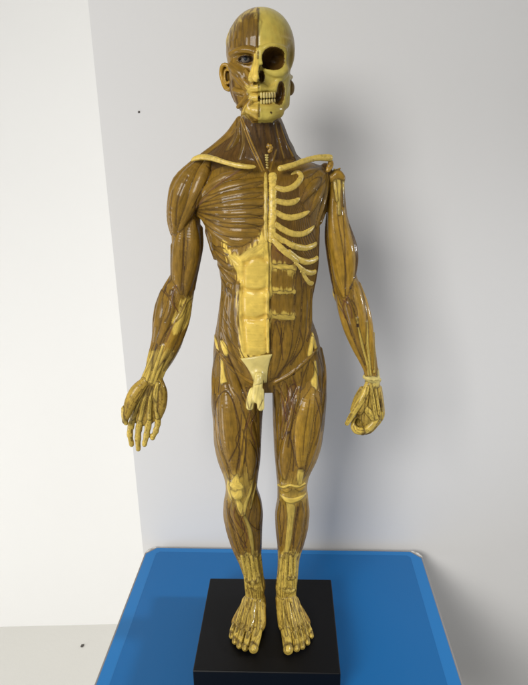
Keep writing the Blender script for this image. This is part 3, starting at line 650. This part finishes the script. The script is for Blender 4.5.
for a in ([(184.4, 238), (183, 262), (181, 290)], [(207, 166), (211, 172), (203, 188), (193, 208)], [(197, 200), (195, 212), (197, 218)],
          [(188, 176), (178, 200), (176, 226)], [(173, 190), (170, 212), (172, 228)],
          [(241.5, 415), (240.5, 428), (236, 440), (240, 452), (237, 470)], [(246, 424), (242, 446), (239, 468)], [(250, 440), (256, 452), (258, 470)],
          [(252, 404), (247, 420), (244, 436), (242, 455)], [(263, 400), (257, 412), (250, 424)],
          [(290, 384), (294, 400), (290, 420), (284, 436)], [(279, 386), (286, 402), (289, 414)], [(298, 366), (293, 376), (296, 386), (291, 400)],
          [(294, 436), (295, 450), (296, 466)], [(310, 400), (305, 430), (303, 455)], [(313, 362), (319, 380), (322, 400)],
          [(227, 508), (231, 524), (239, 536), (247, 548)], [(231, 502), (230, 515), (237, 530), (241, 545)], [(240, 516), (245, 530), (241, 540), (247, 556)],
          [(252, 508), (249, 520), (255, 528), (261, 530)], [(283, 505), (284, 520), (281, 545)], [(298, 507), (295, 525), (293, 545)],
          [(169, 281), (165, 289), (170, 296), (174, 286)], [(162, 290), (170, 300), (170, 312), (165, 322)], [(176, 322), (183, 315), (188, 303), (193, 298)],
          [(172, 325), (165, 334), (160, 345)], [(155, 312), (151.6, 330)], [(343, 210), (345, 250), (345, 288)], [(352, 300), (357, 310), (357, 322)],
          [(338, 304), (346, 318), (352, 336)], [(276, 322), (281, 340), (283, 360)], [(283, 322), (280, 345)], [(300, 330), (303, 345), (296, 358)],
          [(237, 118), (236, 135), (230, 148)], [(270, 382), (275, 379), (284, 368), (296, 356)]):
    line(a, w=.55, depth=.35, col=DARK*1.5, amt=.8)
RED = np.array([.085, .022, .012])
for a in ([(250, 386), (247, 400), (250, 414), (246, 428)], [(286, 384), (289, 396), (285, 410), (288, 424), (283, 440)], [(293, 380), (297, 390), (292, 404), (296, 414)], [(281, 392), (284, 412), (281, 430)],
          [(176, 286), (172, 300), (178, 312)], [(187, 298), (181, 312), (173, 326), (166, 342)], [(254, 416), (251, 430), (255, 444)], [(343, 300), (350, 306), (352, 318)], [(348, 296), (343, 306), (345, 318)],
          [(244, 512), (241, 524), (247, 536), (244, 548)], [(236, 504), (234, 516), (241, 528)], [(292, 245), (285, 255), (276, 250)]):
    line(a, w=.6, depth=-.35, col=RED, amt=.75)
line([(196, 208), (215, 187), (232, 175), (246, 167)], w=.8, depth=-.5, col=PURP, amt=.7)
for y1, y2, y3 in ((203, 188, 180), (206, 196, 191), (209, 206, 205), (212, 214, 215), (214, 222, 226)):    # pectoral cuts
    line([(205, (y1+y2)/2+1), (228, y2+1.5), (248, (y2+y3)/2), (262, y3+1.5)], w=.6, depth=.4, col=UMBER*.5, amt=.7)
for a in ([(214.5, 430), (215, 408), (219, 396), (226, 391), (232, 399), (237, 414), (240, 430), (237, 446), (229, 462)], [(243, 430), (246, 446), (244, 464)], [(257, 440), (259, 456), (256, 470)],
          [(296, 399), (292, 424), (288, 447)], [(290, 437), (294, 455), (293, 471)], [(276, 440), (277, 460), (279, 474)], [(316, 398), (321, 420), (316, 445)],
          [(228, 355), (238, 378), (246, 398)], [(219, 352), (220, 372), (218, 392)], [(318, 352), (323, 372), (322, 392)], [(310, 360), (303, 378), (300, 392)], [(274, 386), (275, 410), (276, 430)]):
    line(a, w=.7, depth=.45, col=DARK*1.3, amt=.85)
RB_ = [[(x, y) for x, y, r in r_] for r_ in ([(277, 190, 0), (288, 191, 0), (298, 186, 0)], [(277, 203, 0), (287, 205, 0), (299, 200, 0)], [(277, 216, 0), (290, 220, 0), (307, 215, 0)], [(277, 228, 0), (292, 236, 0), (311, 231, 0)], [(276, 238, 0), (294, 248, 0), (317, 244, 0)], [(295, 259, 0), (307, 264, 0), (319, 258, 0)], [(302, 271, 0), (311, 275, 0), (318, 272, 0)])]
for A_, B_ in zip(RB_[:-1], RB_[1:]):
    a_ = catmull([(x, y, 0, 1) for x, y in A_], 9)[:, :2]; b_ = catmull([(x, y, 0, 1) for x, y in B_], 9)[:, :2]
    for i in range(0, len(a_), 1):
        j = int(i*(len(b_)-1)/(len(a_)-1)); x0, y0 = a_[i]; x1, y1 = b_[j]
        if abs(y1-y0) > 5: line([(x0+1, y0+1.5), ((x0+x1)/2+.3, (y0+y1)/2), (x1, y1-2)], w=.5, depth=.35, col=UMBER*.6, amt=.7, n=3)
for a in ([(214, 290), (219, 310), (232, 332)], [(222, 298), (228, 318), (238, 336)], [(218, 320), (228, 338), (240, 352)], [(216, 330), (226, 348), (244, 366)]):
    line(a, w=.4, depth=.25, col=UMBER*.7, amt=.6)
for a in ([(241.5, 115), (250, 138), (258, 156), (264, 170)], [(241, 119), (249, 142), (256, 158), (262, 171)]):
    line(a, w=.6, depth=-.8, col=OCHRE*1.3, amt=.7)
for a in ([(276.5, 150), (272.5, 162), (270, 171)], [(280, 124), (286, 142), (293, 156)], [(275, 122), (279, 140), (284, 158)]): line(a, w=.5, depth=-.6, col=OCHRE*.9, amt=.7)
for a in ([(246, 264), (252, 259), (260, 258), (266, 261)], [(243, 289), (256, 291.3), (267, 289.5)], [(243, 318), (255, 319.6), (266, 316)]):
    line(a, w=2.0, depth=1.1, col=OCHRE*1.5, amt=.45); line(a, w=.6, depth=.2, col=OCHRE*.9, amt=.5)
line([(244.5, 262), (243, 290), (243.5, 318), (246, 352)], w=1.8, depth=.9, col=OCHRE*1.5, amt=.35)
for k_ in range(9):                                                                  # foot tendons
    t = k_/8; line([(247+t*14, 588), (240+t*20, 612), (234+t*26, 630)], w=.42, depth=.4, col=UMBER*.6, amt=.75)
    line([(280+t*14, 588), (282+t*20, 612), (283+t*26, 630)], w=.42, depth=.4, col=UMBER*.6, amt=.75)
for k_ in range(7):
    t = k_/6; line([(146+t*13, 386), (138+t*20, 400), (133+t*25, 414)], w=.4, depth=.35, col=UMBER*.6, amt=.7)
for k_ in range(5):
    t = k_/4; line([(367+t*10, 387), (365+t*15, 402), (364+t*16, 416)], w=.4, depth=.35, col=UMBER*.6, amt=.7)
COL = np.clip(COL, .002, .8); BA = np.where(skull, .12, np.where(hd, .45, 1.0))*np.where((GP <= PID) & (PID < GP+4), .2, 1)*np.where(np.isin(PID, BLK), .15, 1)

# ------------------------------------------------------------------ Blender objects
sc = bpy.context.scene; COLL = sc.collection
def tag(o, label, cat, group=None, kind=None):
    if label: o['label'] = label
    if cat: o['category'] = cat
    if group: o['group'] = group
    if kind: o['kind'] = kind
    return o
def mesh_obj(name, V_, F_, mat, parent=None, smooth=True):
    me = bpy.data.meshes.new(name); me.from_pydata([tuple(v) for v in V_], [], [tuple(int(i) for i in f) for f in F_]); me.update()
    o = bpy.data.objects.new(name, me); COLL.objects.link(o); me.materials.append(mat)
    if smooth: me.polygons.foreach_set('use_smooth', [True]*len(me.polygons))
    if parent is not None: o.parent = parent
    return o
def N(mat, t, **kw):
    n = mat.node_tree.nodes.new(t)
    for k, v in kw.items():
        if k in n.inputs: n.inputs[k].default_value = v
        else: setattr(n, k, v)
    return n
def new_mat(name, col=(.5, .5, .5), rough=.4, **kw):
    m = bpy.data.materials.new(name); m.use_nodes = True; b = m.node_tree.nodes['Principled BSDF']
    b.inputs['Base Color'].default_value = (*col, 1); b.inputs['Roughness'].default_value = rough
    for k, v in kw.items(): b.inputs[k].default_value = v
    return m, b
def bump_noise(m, b, scale, strength, dist, vec='Object', detail=4, prev=None):
    t = m.node_tree; tc = N(m, 'ShaderNodeTexCoord'); n = N(m, 'ShaderNodeTexNoise', Scale=scale, Detail=detail)
    t.links.new(tc.outputs[vec], n.inputs['Vector']); bp = N(m, 'ShaderNodeBump', Strength=strength, Distance=dist)
    t.links.new(n.outputs['Fac'], bp.inputs['Height'])
    if prev: t.links.new(prev.outputs[0], bp.inputs['Normal'])
    t.links.new(bp.outputs[0], b.inputs['Normal']); return bp

# body paint: colour attribute, fibre-direction bump, gloss varnish
mb, b = new_mat('painted_resin', rough=.42); t = mb.node_tree
b.inputs['Specular IOR Level'].default_value = .18; b.inputs['Coat Weight'].default_value = .30; b.inputs['Coat Roughness'].default_value = .09
a1 = N(mb, 'ShaderNodeAttribute', attribute_name='paint'); t.links.new(a1.outputs['Color'], b.inputs['Base Color'])
a2 = N(mb, 'ShaderNodeAttribute', attribute_name='fibre')
mp = N(mb, 'ShaderNodeMapping'); mp.inputs['Scale'].default_value = (1500, 110, 1); t.links.new(a2.outputs['Vector'], mp.inputs['Vector'])
n1 = N(mb, 'ShaderNodeTexNoise', Scale=1.0, Detail=3.0); t.links.new(mp.outputs[0], n1.inputs['Vector'])
bp = N(mb, 'ShaderNodeBump', Strength=.55, Distance=.0006); mm = N(mb, 'ShaderNodeMath', operation='MULTIPLY'); t.links.new(n1.outputs['Fac'], mm.inputs[0]); t.links.new(a1.outputs['Alpha'], mm.inputs[1]); t.links.new(mm.outputs[0], bp.inputs['Height'])
bump_noise(mb, b, 420, .3, .0005, prev=bp)
n3 = N(mb, 'ShaderNodeTexNoise', Scale=90.0, Detail=3.0); tc = N(mb, 'ShaderNodeTexCoord'); t.links.new(tc.outputs['Object'], n3.inputs['Vector'])
mr = N(mb, 'ShaderNodeMapRange'); mr.inputs['To Min'].default_value = .28; mr.inputs['To Max'].default_value = .6
t.links.new(n3.outputs['Fac'], mr.inputs['Value']); t.links.new(mr.outputs[0], b.inputs['Roughness'])

fig = bpy.data.objects.new('anatomy_figurine', None); COLL.objects.link(fig)
tag(fig, 'standing muscle and skeleton anatomy figurine, half muscle and half bone, on a black square base', 'figurine')
body = mesh_obj('body', V, Q[:, ::-1] if False else Q, mb, fig)
me = body.data
ca = me.color_attributes.new('paint', 'FLOAT_COLOR', 'POINT'); ca.data.foreach_set('color', np.hstack([COL, BA[:, None]]).ravel())
fa = me.attributes.new('fibre', 'FLOAT_VECTOR', 'POINT'); fa.data.foreach_set('vector', FIB.ravel())

# ---- separate bone pieces, real tubes seated on the body
def mottled(name, col, dark, scale=500, rough=.4):
    m, b = new_mat(name, col, rough); t = m.node_tree
    b.inputs['Coat Weight'].default_value = .3; b.inputs['Coat Roughness'].default_value = .25
    tc = N(m, 'ShaderNodeTexCoord'); n = N(m, 'ShaderNodeTexNoise', Scale=float(scale), Detail=5.0, Roughness=.65); t.links.new(tc.outputs['Object'], n.inputs['Vector'])
    cr = N(m, 'ShaderNodeValToRGB'); cr.color_ramp.elements[0].position = .33; cr.color_ramp.elements[0].color = (*dark, 1)
    cr.color_ramp.elements[1].position = .56; cr.color_ramp.elements[1].color = (*col, 1)
    t.links.new(n.outputs['Fac'], cr.inputs['Fac']); t.links.new(cr.outputs['Color'], b.inputs['Base Color'])
    bump_noise(m, b, scale*1.4, .5, .0006); return m
m_bone = mottled('bone_paint', tuple(YELL*.88), tuple(YELL*.55), 300)
m_bone2 = mottled('sternum_paint', tuple(YELL*1.05), tuple(YELL*.6), 420)
m_tooth = mottled('tooth_paint', (.52, .42, .13), (.40, .27, .05), 250)
def tube(name, P, R, mat, parent, fl=1.0, seg=12, wob=.08):
    rows = catmull([(*p, r) for p, r in zip(P, R)], 8); Vv = []; Fv = []; n = len(rows)
    for i in range(n):
        p = rows[i, :3]; tg = rows[min(i+1, n-1), :3]-rows[max(i-1, 0), :3]; tg /= np.linalg.norm(tg)
        sd = np.cross(tg, (0, 1, 0)); sd /= max(np.linalg.norm(sd), 1e-6); up = np.cross(sd, tg)
        e = min(i, n-1-i); cap = (0.3, .75, .93)[e] if e < 3 else 1
        for j in range(seg):
            a = 2*math.pi*j/seg; rr = rows[i, 3]*cap*(1+wob*rng.uniform(-1, 1))
            Vv.append(p+sd*math.cos(a)*rr+up*math.sin(a)*rr*fl)
    for i in range(n-1):
        for j in range(seg): k2 = (j+1) % seg; Fv.append((i*seg+j, i*seg+k2, (i+1)*seg+k2, (i+1)*seg+j))
    Fv.append(tuple(range(seg))[::-1]); Fv.append(tuple((n-1)*seg+j for j in range(seg)))
    o = mesh_obj(name, Vv, Fv, mat, parent)
    return o
def on_body(name, pts, mat, lift=.0, **kw):      # pts (px, py, rpx)
    P = []; R = []
    for x, y, r in pts:
        h = hit_mesh(x, y); q = h[0] if h else None
        if q is None: continue
        r = r*pxs(q); P.append(q+np.array(h[1])*(lift*.001-r*.25)); R.append(r)
    return tube(name, P, R, mat, fig, **kw)
def free(name, pts, mat, **kw):                  # pts (px, py, Ymm, rpx)
    P = [at(x, y, d) for x, y, d, r in pts]; R = [r*pxs(p) for p, (_, _, _, r) in zip(P, pts)]
    return tube(name, P, R, mat, fig, **kw)
free('clavicle', [(191, 161, -8, 1.2), (196, 158.2, -12, 2.4), (204, 157.0, -17, 3), (214, 158.8, -22, 2.7), (226, 162.6, -27, 2.4), (238, 165.6, -31, 2.5), (248, 166.8, -32, 2.4), (256, 166.8, -31, 1.6)], m_bone, fl=.75, wob=.05)
free('clavicle', [(277.5, 169, -31, 3), (284, 167.6, -31, 3), (293, 165, -29, 2.7), (304, 161, -24, 2.8), (316, 158, -17, 3), (327, 157.6, -11, 3.5), (332.5, 158.4, -8, 3)], m_bone, fl=.75, wob=.05)
tube('shoulder_bone', [at(331, 160, -8), at(330, 166, -6), at(327, 172, -8)], [.0022, .0028, .0018], mottled('shoulder_paint', tuple(OCHRE*1.3), tuple(BROWN), 300), fig, fl=.6)
ribs = [[(277, 188, 2.4), (284, 189.6, 2.6), (292, 187.6, 2.6), (298.5, 182, 2.6), (301, 176, 2.4), (297, 172.4, 2), (291, 174.6, 1.4)],
        [(277, 201, 2.3), (287, 203, 2.6), (295, 201.4, 2.4), (300, 198, 1.7)],
        [(277.4, 213, 2.3), (284, 216.6, 2.6), (292, 217.6, 2.6), (301, 215.5, 2.4), (310, 211, 1.8)],
        [(276.6, 225, 2.4), (283, 229.4, 2.6), (292, 233.6, 2.7), (302, 234, 2.5), (309, 230.6, 2.3), (314.5, 225.5, 1.8)],
        [(274, 234.6, 2.4), (282, 240, 2.6), (292, 245.4, 2.8), (303, 248, 2.6), (311, 246.6, 2.5), (317, 242.5, 2.2), (320, 236.5, 1.8)],
        [(290, 252.6, 2.2), (297, 258.5, 2.6), (306, 262, 2.7), (313.5, 260.4, 2.5), (318, 256.5, 2.2), (320.2, 250, 1.6)],
        [(296, 263.5, 1.4), (300, 267.5, 2), (305, 271.4, 2.4), (311, 273, 2.4), (316.5, 271, 2.2), (319.6, 265, 1.6)],
        [(302, 272, 1.4), (306, 279, 1.9), (309.5, 283, 2.2), (313.5, 283.6, 2), (317, 279, 1.6)]]
for r_ in ribs: on_body('rib', [(r_[0][0]-2, r_[0][1]-.8, r_[0][2]*1.2)]+[(x, y, r*1.22) for x, y, r in r_[:-1]]+[(*r_[-1][:2], r_[-1][2]*.8)], m_bone, lift=.35, fl=.6, wob=.05)
on_body('rib_cartilage', [(271.5, 238, 2.4), (279, 246, 3.2), (286, 252.6, 3.4), (293, 258.6, 3.2), (299, 263, 2.4)], m_bone, lift=.35, fl=.6, wob=.07)
on_body('sternum', [(272.4, 172, 3.4), (272.8, 177, 4.6), (272.6, 184, 3.8), (272.8, 190, 4.4), (272.6, 196, 3.8), (272.8, 203, 4.4), (272.4, 209, 3.8), (272.6, 216, 4.4), (272, 222, 3.7), (272, 229, 4), (271.5, 236, 3.6), (270.5, 243, 2.2)], m_bone2, lift=.1, fl=.6, wob=.08)
on_body('sternum', [(265.6, 172, 1.8), (265.8, 190, 2), (265.8, 210, 2), (265.6, 228, 2.2), (266.6, 242, 1.8)], m_bone, lift=.2, fl=.7)
q4 = np.array([(240.6, 358.4), (272.2, 353.8), (266.8, 382), (254.6, 385)]); n_ = 16; fr = []
for j in range(n_+1):
    for i in range(n_+1):
        u_, v_ = i/n_, j/n_; p = q4[0]*(1-u_)*(1-v_)+q4[1]*u_*(1-v_)+q4[2]*u_*v_+q4[3]*(1-u_)*v_
        p = p+np.array([2.2*math.sin(math.pi*v_)*(1-2*u_)*(1 if u_ < .5 else .6), 0])
        h = hit_mesh(*p); fr.append(h[0] if h else at(p[0], p[1], -30))
fr = np.array(fr).reshape(n_+1, n_+1, 3)
for _ in range(6):
    g_ = fr.copy(); g_[1:-1, 1:-1] = (fr[2:, 1:-1]+fr[:-2, 1:-1]+fr[1:-1, 2:]+fr[1:-1, :-2])/4; fr[..., 1] = g_[..., 1]
ee = np.minimum(np.minimum(*np.meshgrid(np.arange(n_+1), np.arange(n_+1))), n_-np.maximum(*np.meshgrid(np.arange(n_+1), np.arange(n_+1))))
F0 = fr.reshape(-1, 3)-np.array([0, 1, 0])*(.0012+.0007*np.clip(ee.ravel()/2.5, 0, 1))[:, None]; B0 = F0+np.array([0, .005, 0]); m_n = n_+1
fc = [(j*m_n+i, j*m_n+i+1, (j+1)*m_n+i+1, (j+1)*m_n+i) for j in range(n_) for i in range(n_)]
rim = [i for i in range(m_n)]+[j*m_n+n_ for j in range(1, m_n)]+[n_*m_n+i for i in range(n_-1, -1, -1)]+[j*m_n for j in range(n_-1, 0, -1)]
fc = [f[::-1] for f in fc]+[(rim[i], rim[(i+1) % len(rim)], len(F0)+rim[(i+1) % len(rim)], len(F0)+rim[i]) for i in range(len(rim))]
mesh_obj('pubic_plate', list(F0)+list(B0), fc, mottled('pale_plate_paint', tuple(PALE*.95), tuple(PALE*.8), 150), fig)
# windpipe, with its rings
for k_ in range(6): on_body('windpipe_ring', [(264.9+.2*k_, 154.6+k_*2.5, .8), (266.6+.2*k_, 155.4+k_*2.5, 1.15), (268.6-.1*k_, 154.8+k_*2.5, .8)], m_tooth, lift=.25, fl=.7)
on_body('larynx', [(266.4, 146.5, 1.8), (268.6, 146.2, 2.8), (270.6, 147.5, 2.8), (270, 150.5, 2.4), (268, 152.5, 1.4)], mottled('larynx_paint', tuple(OCHRE*1.4), tuple(UMBER), 700), lift=.3, fl=.7, wob=.2)
# patella bone
# teeth
def tooth(px, py, y, w, h):
    P = at(px, py, y); s = pxs(P)
    return tube('tooth', [P+np.array([0, 0, h*s*.5]), P+np.array([0, 0, h*s*.1]), P-np.array([0, 0, h*s*.5])], [w*s*.42, w*s*.53, w*s*.50], m_tooth, fig, seg=10, wob=.0)
for k_, (x, d) in enumerate([(261.4, -34), (264.2, -34), (266.9, -33.3), (269.5, -32.2), (272, -30.6), (274.3, -28.6)]):
    tooth(x, 95.4-.25*k_*.4, d, 2.7, 6.2); tooth(x, 102-.2*k_, d+.7, 2.5, 4.8)
# eye
P = at(245.6, 59.2, -24.6); s0 = pxs(P)
import bmesh
def ball(name, P, r, mat, parent, sc_=(1, 1, 1)):
    bm = bmesh.new(); bmesh.ops.create_uvsphere(bm, u_segments=32, v_segments=20, radius=r)
    bmesh.ops.scale(bm, vec=sc_, verts=bm.verts)
    me = bpy.data.meshes.new(name); bm.to_mesh(me); bm.free()
    for p in me.polygons: p.use_smooth = True
    o = bpy.data.objects.new(name, me); COLL.objects.link(o); me.materials.append(mat); o.location = P; o.parent = parent; return o
m_eye, _ = new_mat('eye_white', (.15, .13, .11), .2); m_iris, _ = new_mat('iris_blue', (.018, .025, .04), .15); m_pup, _ = new_mat('pupil_black', (.005, .005, .006), .08)
eye = ball('eyeball', P, 5.2*s0, m_eye, fig); ir = ball('iris', (0, -3.6*s0, 0), 2.6*s0, m_iris, eye, (1, .75, 1)); ball('pupil', (0, -4.9*s0, 0), 1.2*s0, m_pup, eye, (1, .8, 1))

# ------------------------------------------------------------------ base, table, room
def rounded_box(name, w, d, z0, z1, mat, parent=None, bev=.002, seg=3, rc=0.0):
    bm = bmesh.new(); bmesh.ops.create_cube(bm, size=1)
    bmesh.ops.scale(bm, vec=(w, d, z1-z0), verts=bm.verts); bmesh.ops.translate(bm, vec=(0, 0, (z0+z1)/2), verts=bm.verts)
    if rc: bmesh.ops.bevel(bm, geom=[e for e in bm.edges if abs(e.verts[0].co.z-e.verts[1].co.z) > 1e-5], offset=rc, segments=6, affect='EDGES', profile=.5)
    if bev: bmesh.ops.bevel(bm, geom=[e for e in bm.edges if (e.verts[0].co.z > z1-1e-5 and e.verts[1].co.z > z1-1e-5) or (rc == 0)], offset=bev, segments=seg, affect='EDGES', profile=.6)
    me = bpy.data.meshes.new(name); bm.to_mesh(me); bm.free()
    o = bpy.data.objects.new(name, me); COLL.objects.link(o); me.materials.append(mat)
    if parent is not None: o.parent = parent
    return o
TH = .034
m_base, b = new_mat('black_lacquer', (.0035, .0035, .004), .42); b.inputs['Specular IOR Level'].default_value = .18; bump_noise(m_base, b, 700, .12, .0004, detail=6)
yaw = math.radians(-2.75)
base = rounded_box('base', .149, .136, -TH, 0, m_base, fig, bev=.0016); base.location = (-.002, -.0105, 0); base.rotation_euler[2] = yaw

TZ = -TH
tb = bpy.data.objects.new('table', None); COLL.objects.link(tb); tb.rotation_euler[2] = math.radians(-3.4)
bl = atz(148, 546, TZ*1000); br = atz(420, 551, TZ*1000)
mid_ = (bl+br)/2; W = .388; DP = .42
ax = np.array([math.cos(math.radians(-3.4)), math.sin(math.radians(-3.4))]); ay = np.array([-ax[1], ax[0]])
cen = mid_[:2]-ay*DP/2; tb.location = (cen[0], cen[1], TZ)
tag(tb, 'small square table with glossy blue top and pale chipped corners, standing against the white wall', 'table')
m_blue, b = new_mat('blue_gloss_sheet', (.006, .118, .335), .34); b.inputs['Specular IOR Level'].default_value = .2; b.inputs['Coat Weight'].default_value = .18; b.inputs['Coat Roughness'].default_value = .12; bump_noise(m_blue, b, 45, .12, .001)
m_blue2, b = new_mat('blue_rim', (.004, .155, .43), .45)
m_edge, _ = new_mat('grey_edge', (.25, .23, .22), .5); m_chip = mottled('chipped_corner', (.62, .6, .56), (.3, .29, .27), 160)
rounded_box('table_top', W, DP, -.022, -.0012, m_edge, tb, bev=.0015, rc=.014)
def plate(name, pts, z0, z1, mat, parent):
    n = len(pts); Vv = [(x, y, z0) for x, y in pts]+[(x, y, z1) for x, y in pts]
    Fv = [tuple(range(n))[::-1], tuple(range(n, 2*n))]+[(i, (i+1) % n, n+(i+1) % n, n+i) for i in range(n)]
    return mesh_obj(name, Vv, Fv, mat, parent, smooth=False)
w2, d2_ = W/2, DP/2; cc = .013; rw = .017
oct_ = lambda a, b, c: [(-a+c, -b), (a-c, -b), (a, -b+c), (a, b-c), (a-c, b), (-a+c, b), (-a, b-c), (-a, -b+c)]
plate('blue_sheet', oct_(w2-.0025, d2_-.0025, cc), -.0012, -.0004, m_blue2, tb)
plate('blue_panel', oct_(w2-rw, d2_-.011, .004), -.0004, .0, m_blue, tb)
for sx in (-1, 1):
    for sy in (-1, 1):
        c0 = np.array([sx*(w2-.014), sy*(d2_-.014)]); pts = [c0+.0136*np.array([sx*math.cos(a), sy*math.sin(a)]) for a in np.linspace(0, math.pi/2, 9)]
        if sx*sy < 0: pts = pts[::-1]
        plate('corner_chip', [tuple(p) for p in pts], -.0012, -.0006, m_chip, tb)
        lg = rounded_box('leg', .026, .026, -.466, -.022, m_edge, tb, bev=.002); lg.location = (sx*(w2-.03), sy*(d2_-.03), 0)
FZ = -.5
# room
def plaster(name, col, b_=.2):
    m, b = new_mat(name, col, .75); t = m.node_tree
    tc = N(m, 'ShaderNodeTexCoord'); n = N(m, 'ShaderNodeTexNoise', Scale=3.0, Detail=4.0); t.links.new(tc.outputs['Object'], n.inputs['Vector'])
    mx = N(m, 'ShaderNodeMixRGB'); mx.inputs['Color1'].default_value = (*[c*.96 for c in col], 1); mx.inputs['Color2'].default_value = (*col, 1)
    t.links.new(n.outputs['Fac'], mx.inputs['Fac']); t.links.new(mx.outputs[0], b.inputs['Base Color'])
    bp = bump_noise(m, b, 120, b_, .0006, detail=6); return m
m_wall = plaster('wall_paint', (.64, .64, .645)); m_wall2 = plaster('recess_wall_lit_paint', (.80, .80, .79))  # recess wall made whiter than the front wall, standing in for stronger light
m_floor = plaster('concrete_floor', (.72, .71, .67), .5)
def box(name, x0, x1, y0, y1, z0, z1, mat):
    Vv = [(x, y, z) for x in (x0, x1) for y in (y0, y1) for z in (z0, z1)]
    return mesh_obj(name, Vv, [(0, 1, 3, 2), (4, 6, 7, 5), (0, 4, 5, 1), (2, 3, 7, 6), (0, 2, 6, 4), (1, 5, 7, 3)], mat, smooth=False)
wx = -.1825; wy = .178
w = box('wall', 0, 2.2, 0, .6, 0, 2.1, m_wall); w.location = (wx, wy, FZ); w.rotation_euler = (0, 0, math.radians(-2.7)); w['kind'] = 'structure'
w = box('recessed_wall', -2.2, .5, .52, .62, FZ, 1.6, m_wall2); w['kind'] = 'structure'
fl_ = box('floor', -2.2, 2.2, -2.2, .9, FZ-.05, FZ, m_floor); fl_['kind'] = 'structure'
# small dark spots on wall and floor, modelled as lumps
m_mark, _ = new_mat('dark_mark', (.12, .11, .10), .7)
def mark(P, n, r, label):
    bm = bmesh.new(); bmesh.ops.create_icosphere(bm, subdivisions=3, radius=r)
    for v in bm.verts: v.co *= 1+.3*math.sin(v.co.x*9000+v.co.z*7000)
    me = bpy.data.meshes.new('dark_spot'); bm.to_mesh(me); bm.free()
    o = bpy.data.objects.new('dark_spot', me); COLL.objects.link(o); me.materials.append(m_mark); o.location = P; tag(o, label, 'spot'); return o
a_ = math.radians(-2.7); nrm = np.array([math.sin(a_), -math.cos(a_), 0]); d = ray(139, 112); w0 = np.array([wx, wy, 0])
tt = ((w0-CAM) @ nrm)/(d @ nrm); mark(CAM+d*tt, None, .0012, 'tiny dark nail on the pale wall above the shoulder')
mark(atz(82.5, 646, FZ*1000), None, .0034, 'small dark spot on the pale floor beside the table')
bpy.data.objects['dark_spot.001'].name = 'floor_spot'; bpy.data.objects['floor_spot']['category'] = 'floor_spot'

# ------------------------------------------------------------------ light
def area(name, loc, target, size, energy, col, sy=None):
    l = bpy.data.lights.new(name, 'AREA'); l.energy = energy; l.color = col; l.size = size
    if sy: l.shape = 'RECTANGLE'; l.size_y = sy
    o = bpy.data.objects.new(name, l); COLL.objects.link(o); o.location = loc
    o.rotation_euler = (Vector(target)-Vector(loc)).to_track_quat('-Z', 'Y').to_euler(); return o
kl = area('window_light', (-.94, -1.7, 1.15), (0, .1, -.05), .9, 12.8, (1, .97, .915), .9); kl.data.spread = math.radians(95)
area('left_wall_fill', (-1.45, -.3, -.12), (-.4, .3, -.1), .5, 7, (1, .995, .98), .6)  # added fill lamp, no window known here; brightens the walls' left side
rl = area('right_lamp', (1.15, -.10, .56), (-.12, -.02, 0), .10, .8, (.95, .97, 1)); rl.data.spread = math.radians(50)
wd = bpy.data.worlds.new('World'); sc.world = wd; wd.use_nodes = True
wd.node_tree.nodes['Background'].inputs[0].default_value = (.97, .98, 1, 1); wd.node_tree.nodes['Background'].inputs[1].default_value = .22

# ------------------------------------------------------------------ camera
cd = bpy.data.cameras.new('Camera'); co = bpy.data.objects.new('Camera', cd); COLL.objects.link(co)
mt = Matrix(((RT[0], UP[0], -FW[0], CAM[0]), (RT[1], UP[1], -FW[1], CAM[1]), (RT[2], UP[2], -FW[2], CAM[2]), (0, 0, 0, 1)))
co.matrix_world = mt; cd.sensor_fit = 'VERTICAL'; cd.sensor_height = 24; cd.lens = 24*F/685; cd.clip_start = .01; cd.clip_end = 50
sc.camera = co
sc.view_settings.view_transform = 'Standard'; sc.view_settings.look = 'None'; sc.view_settings.exposure = 0; sc.view_settings.gamma = 1
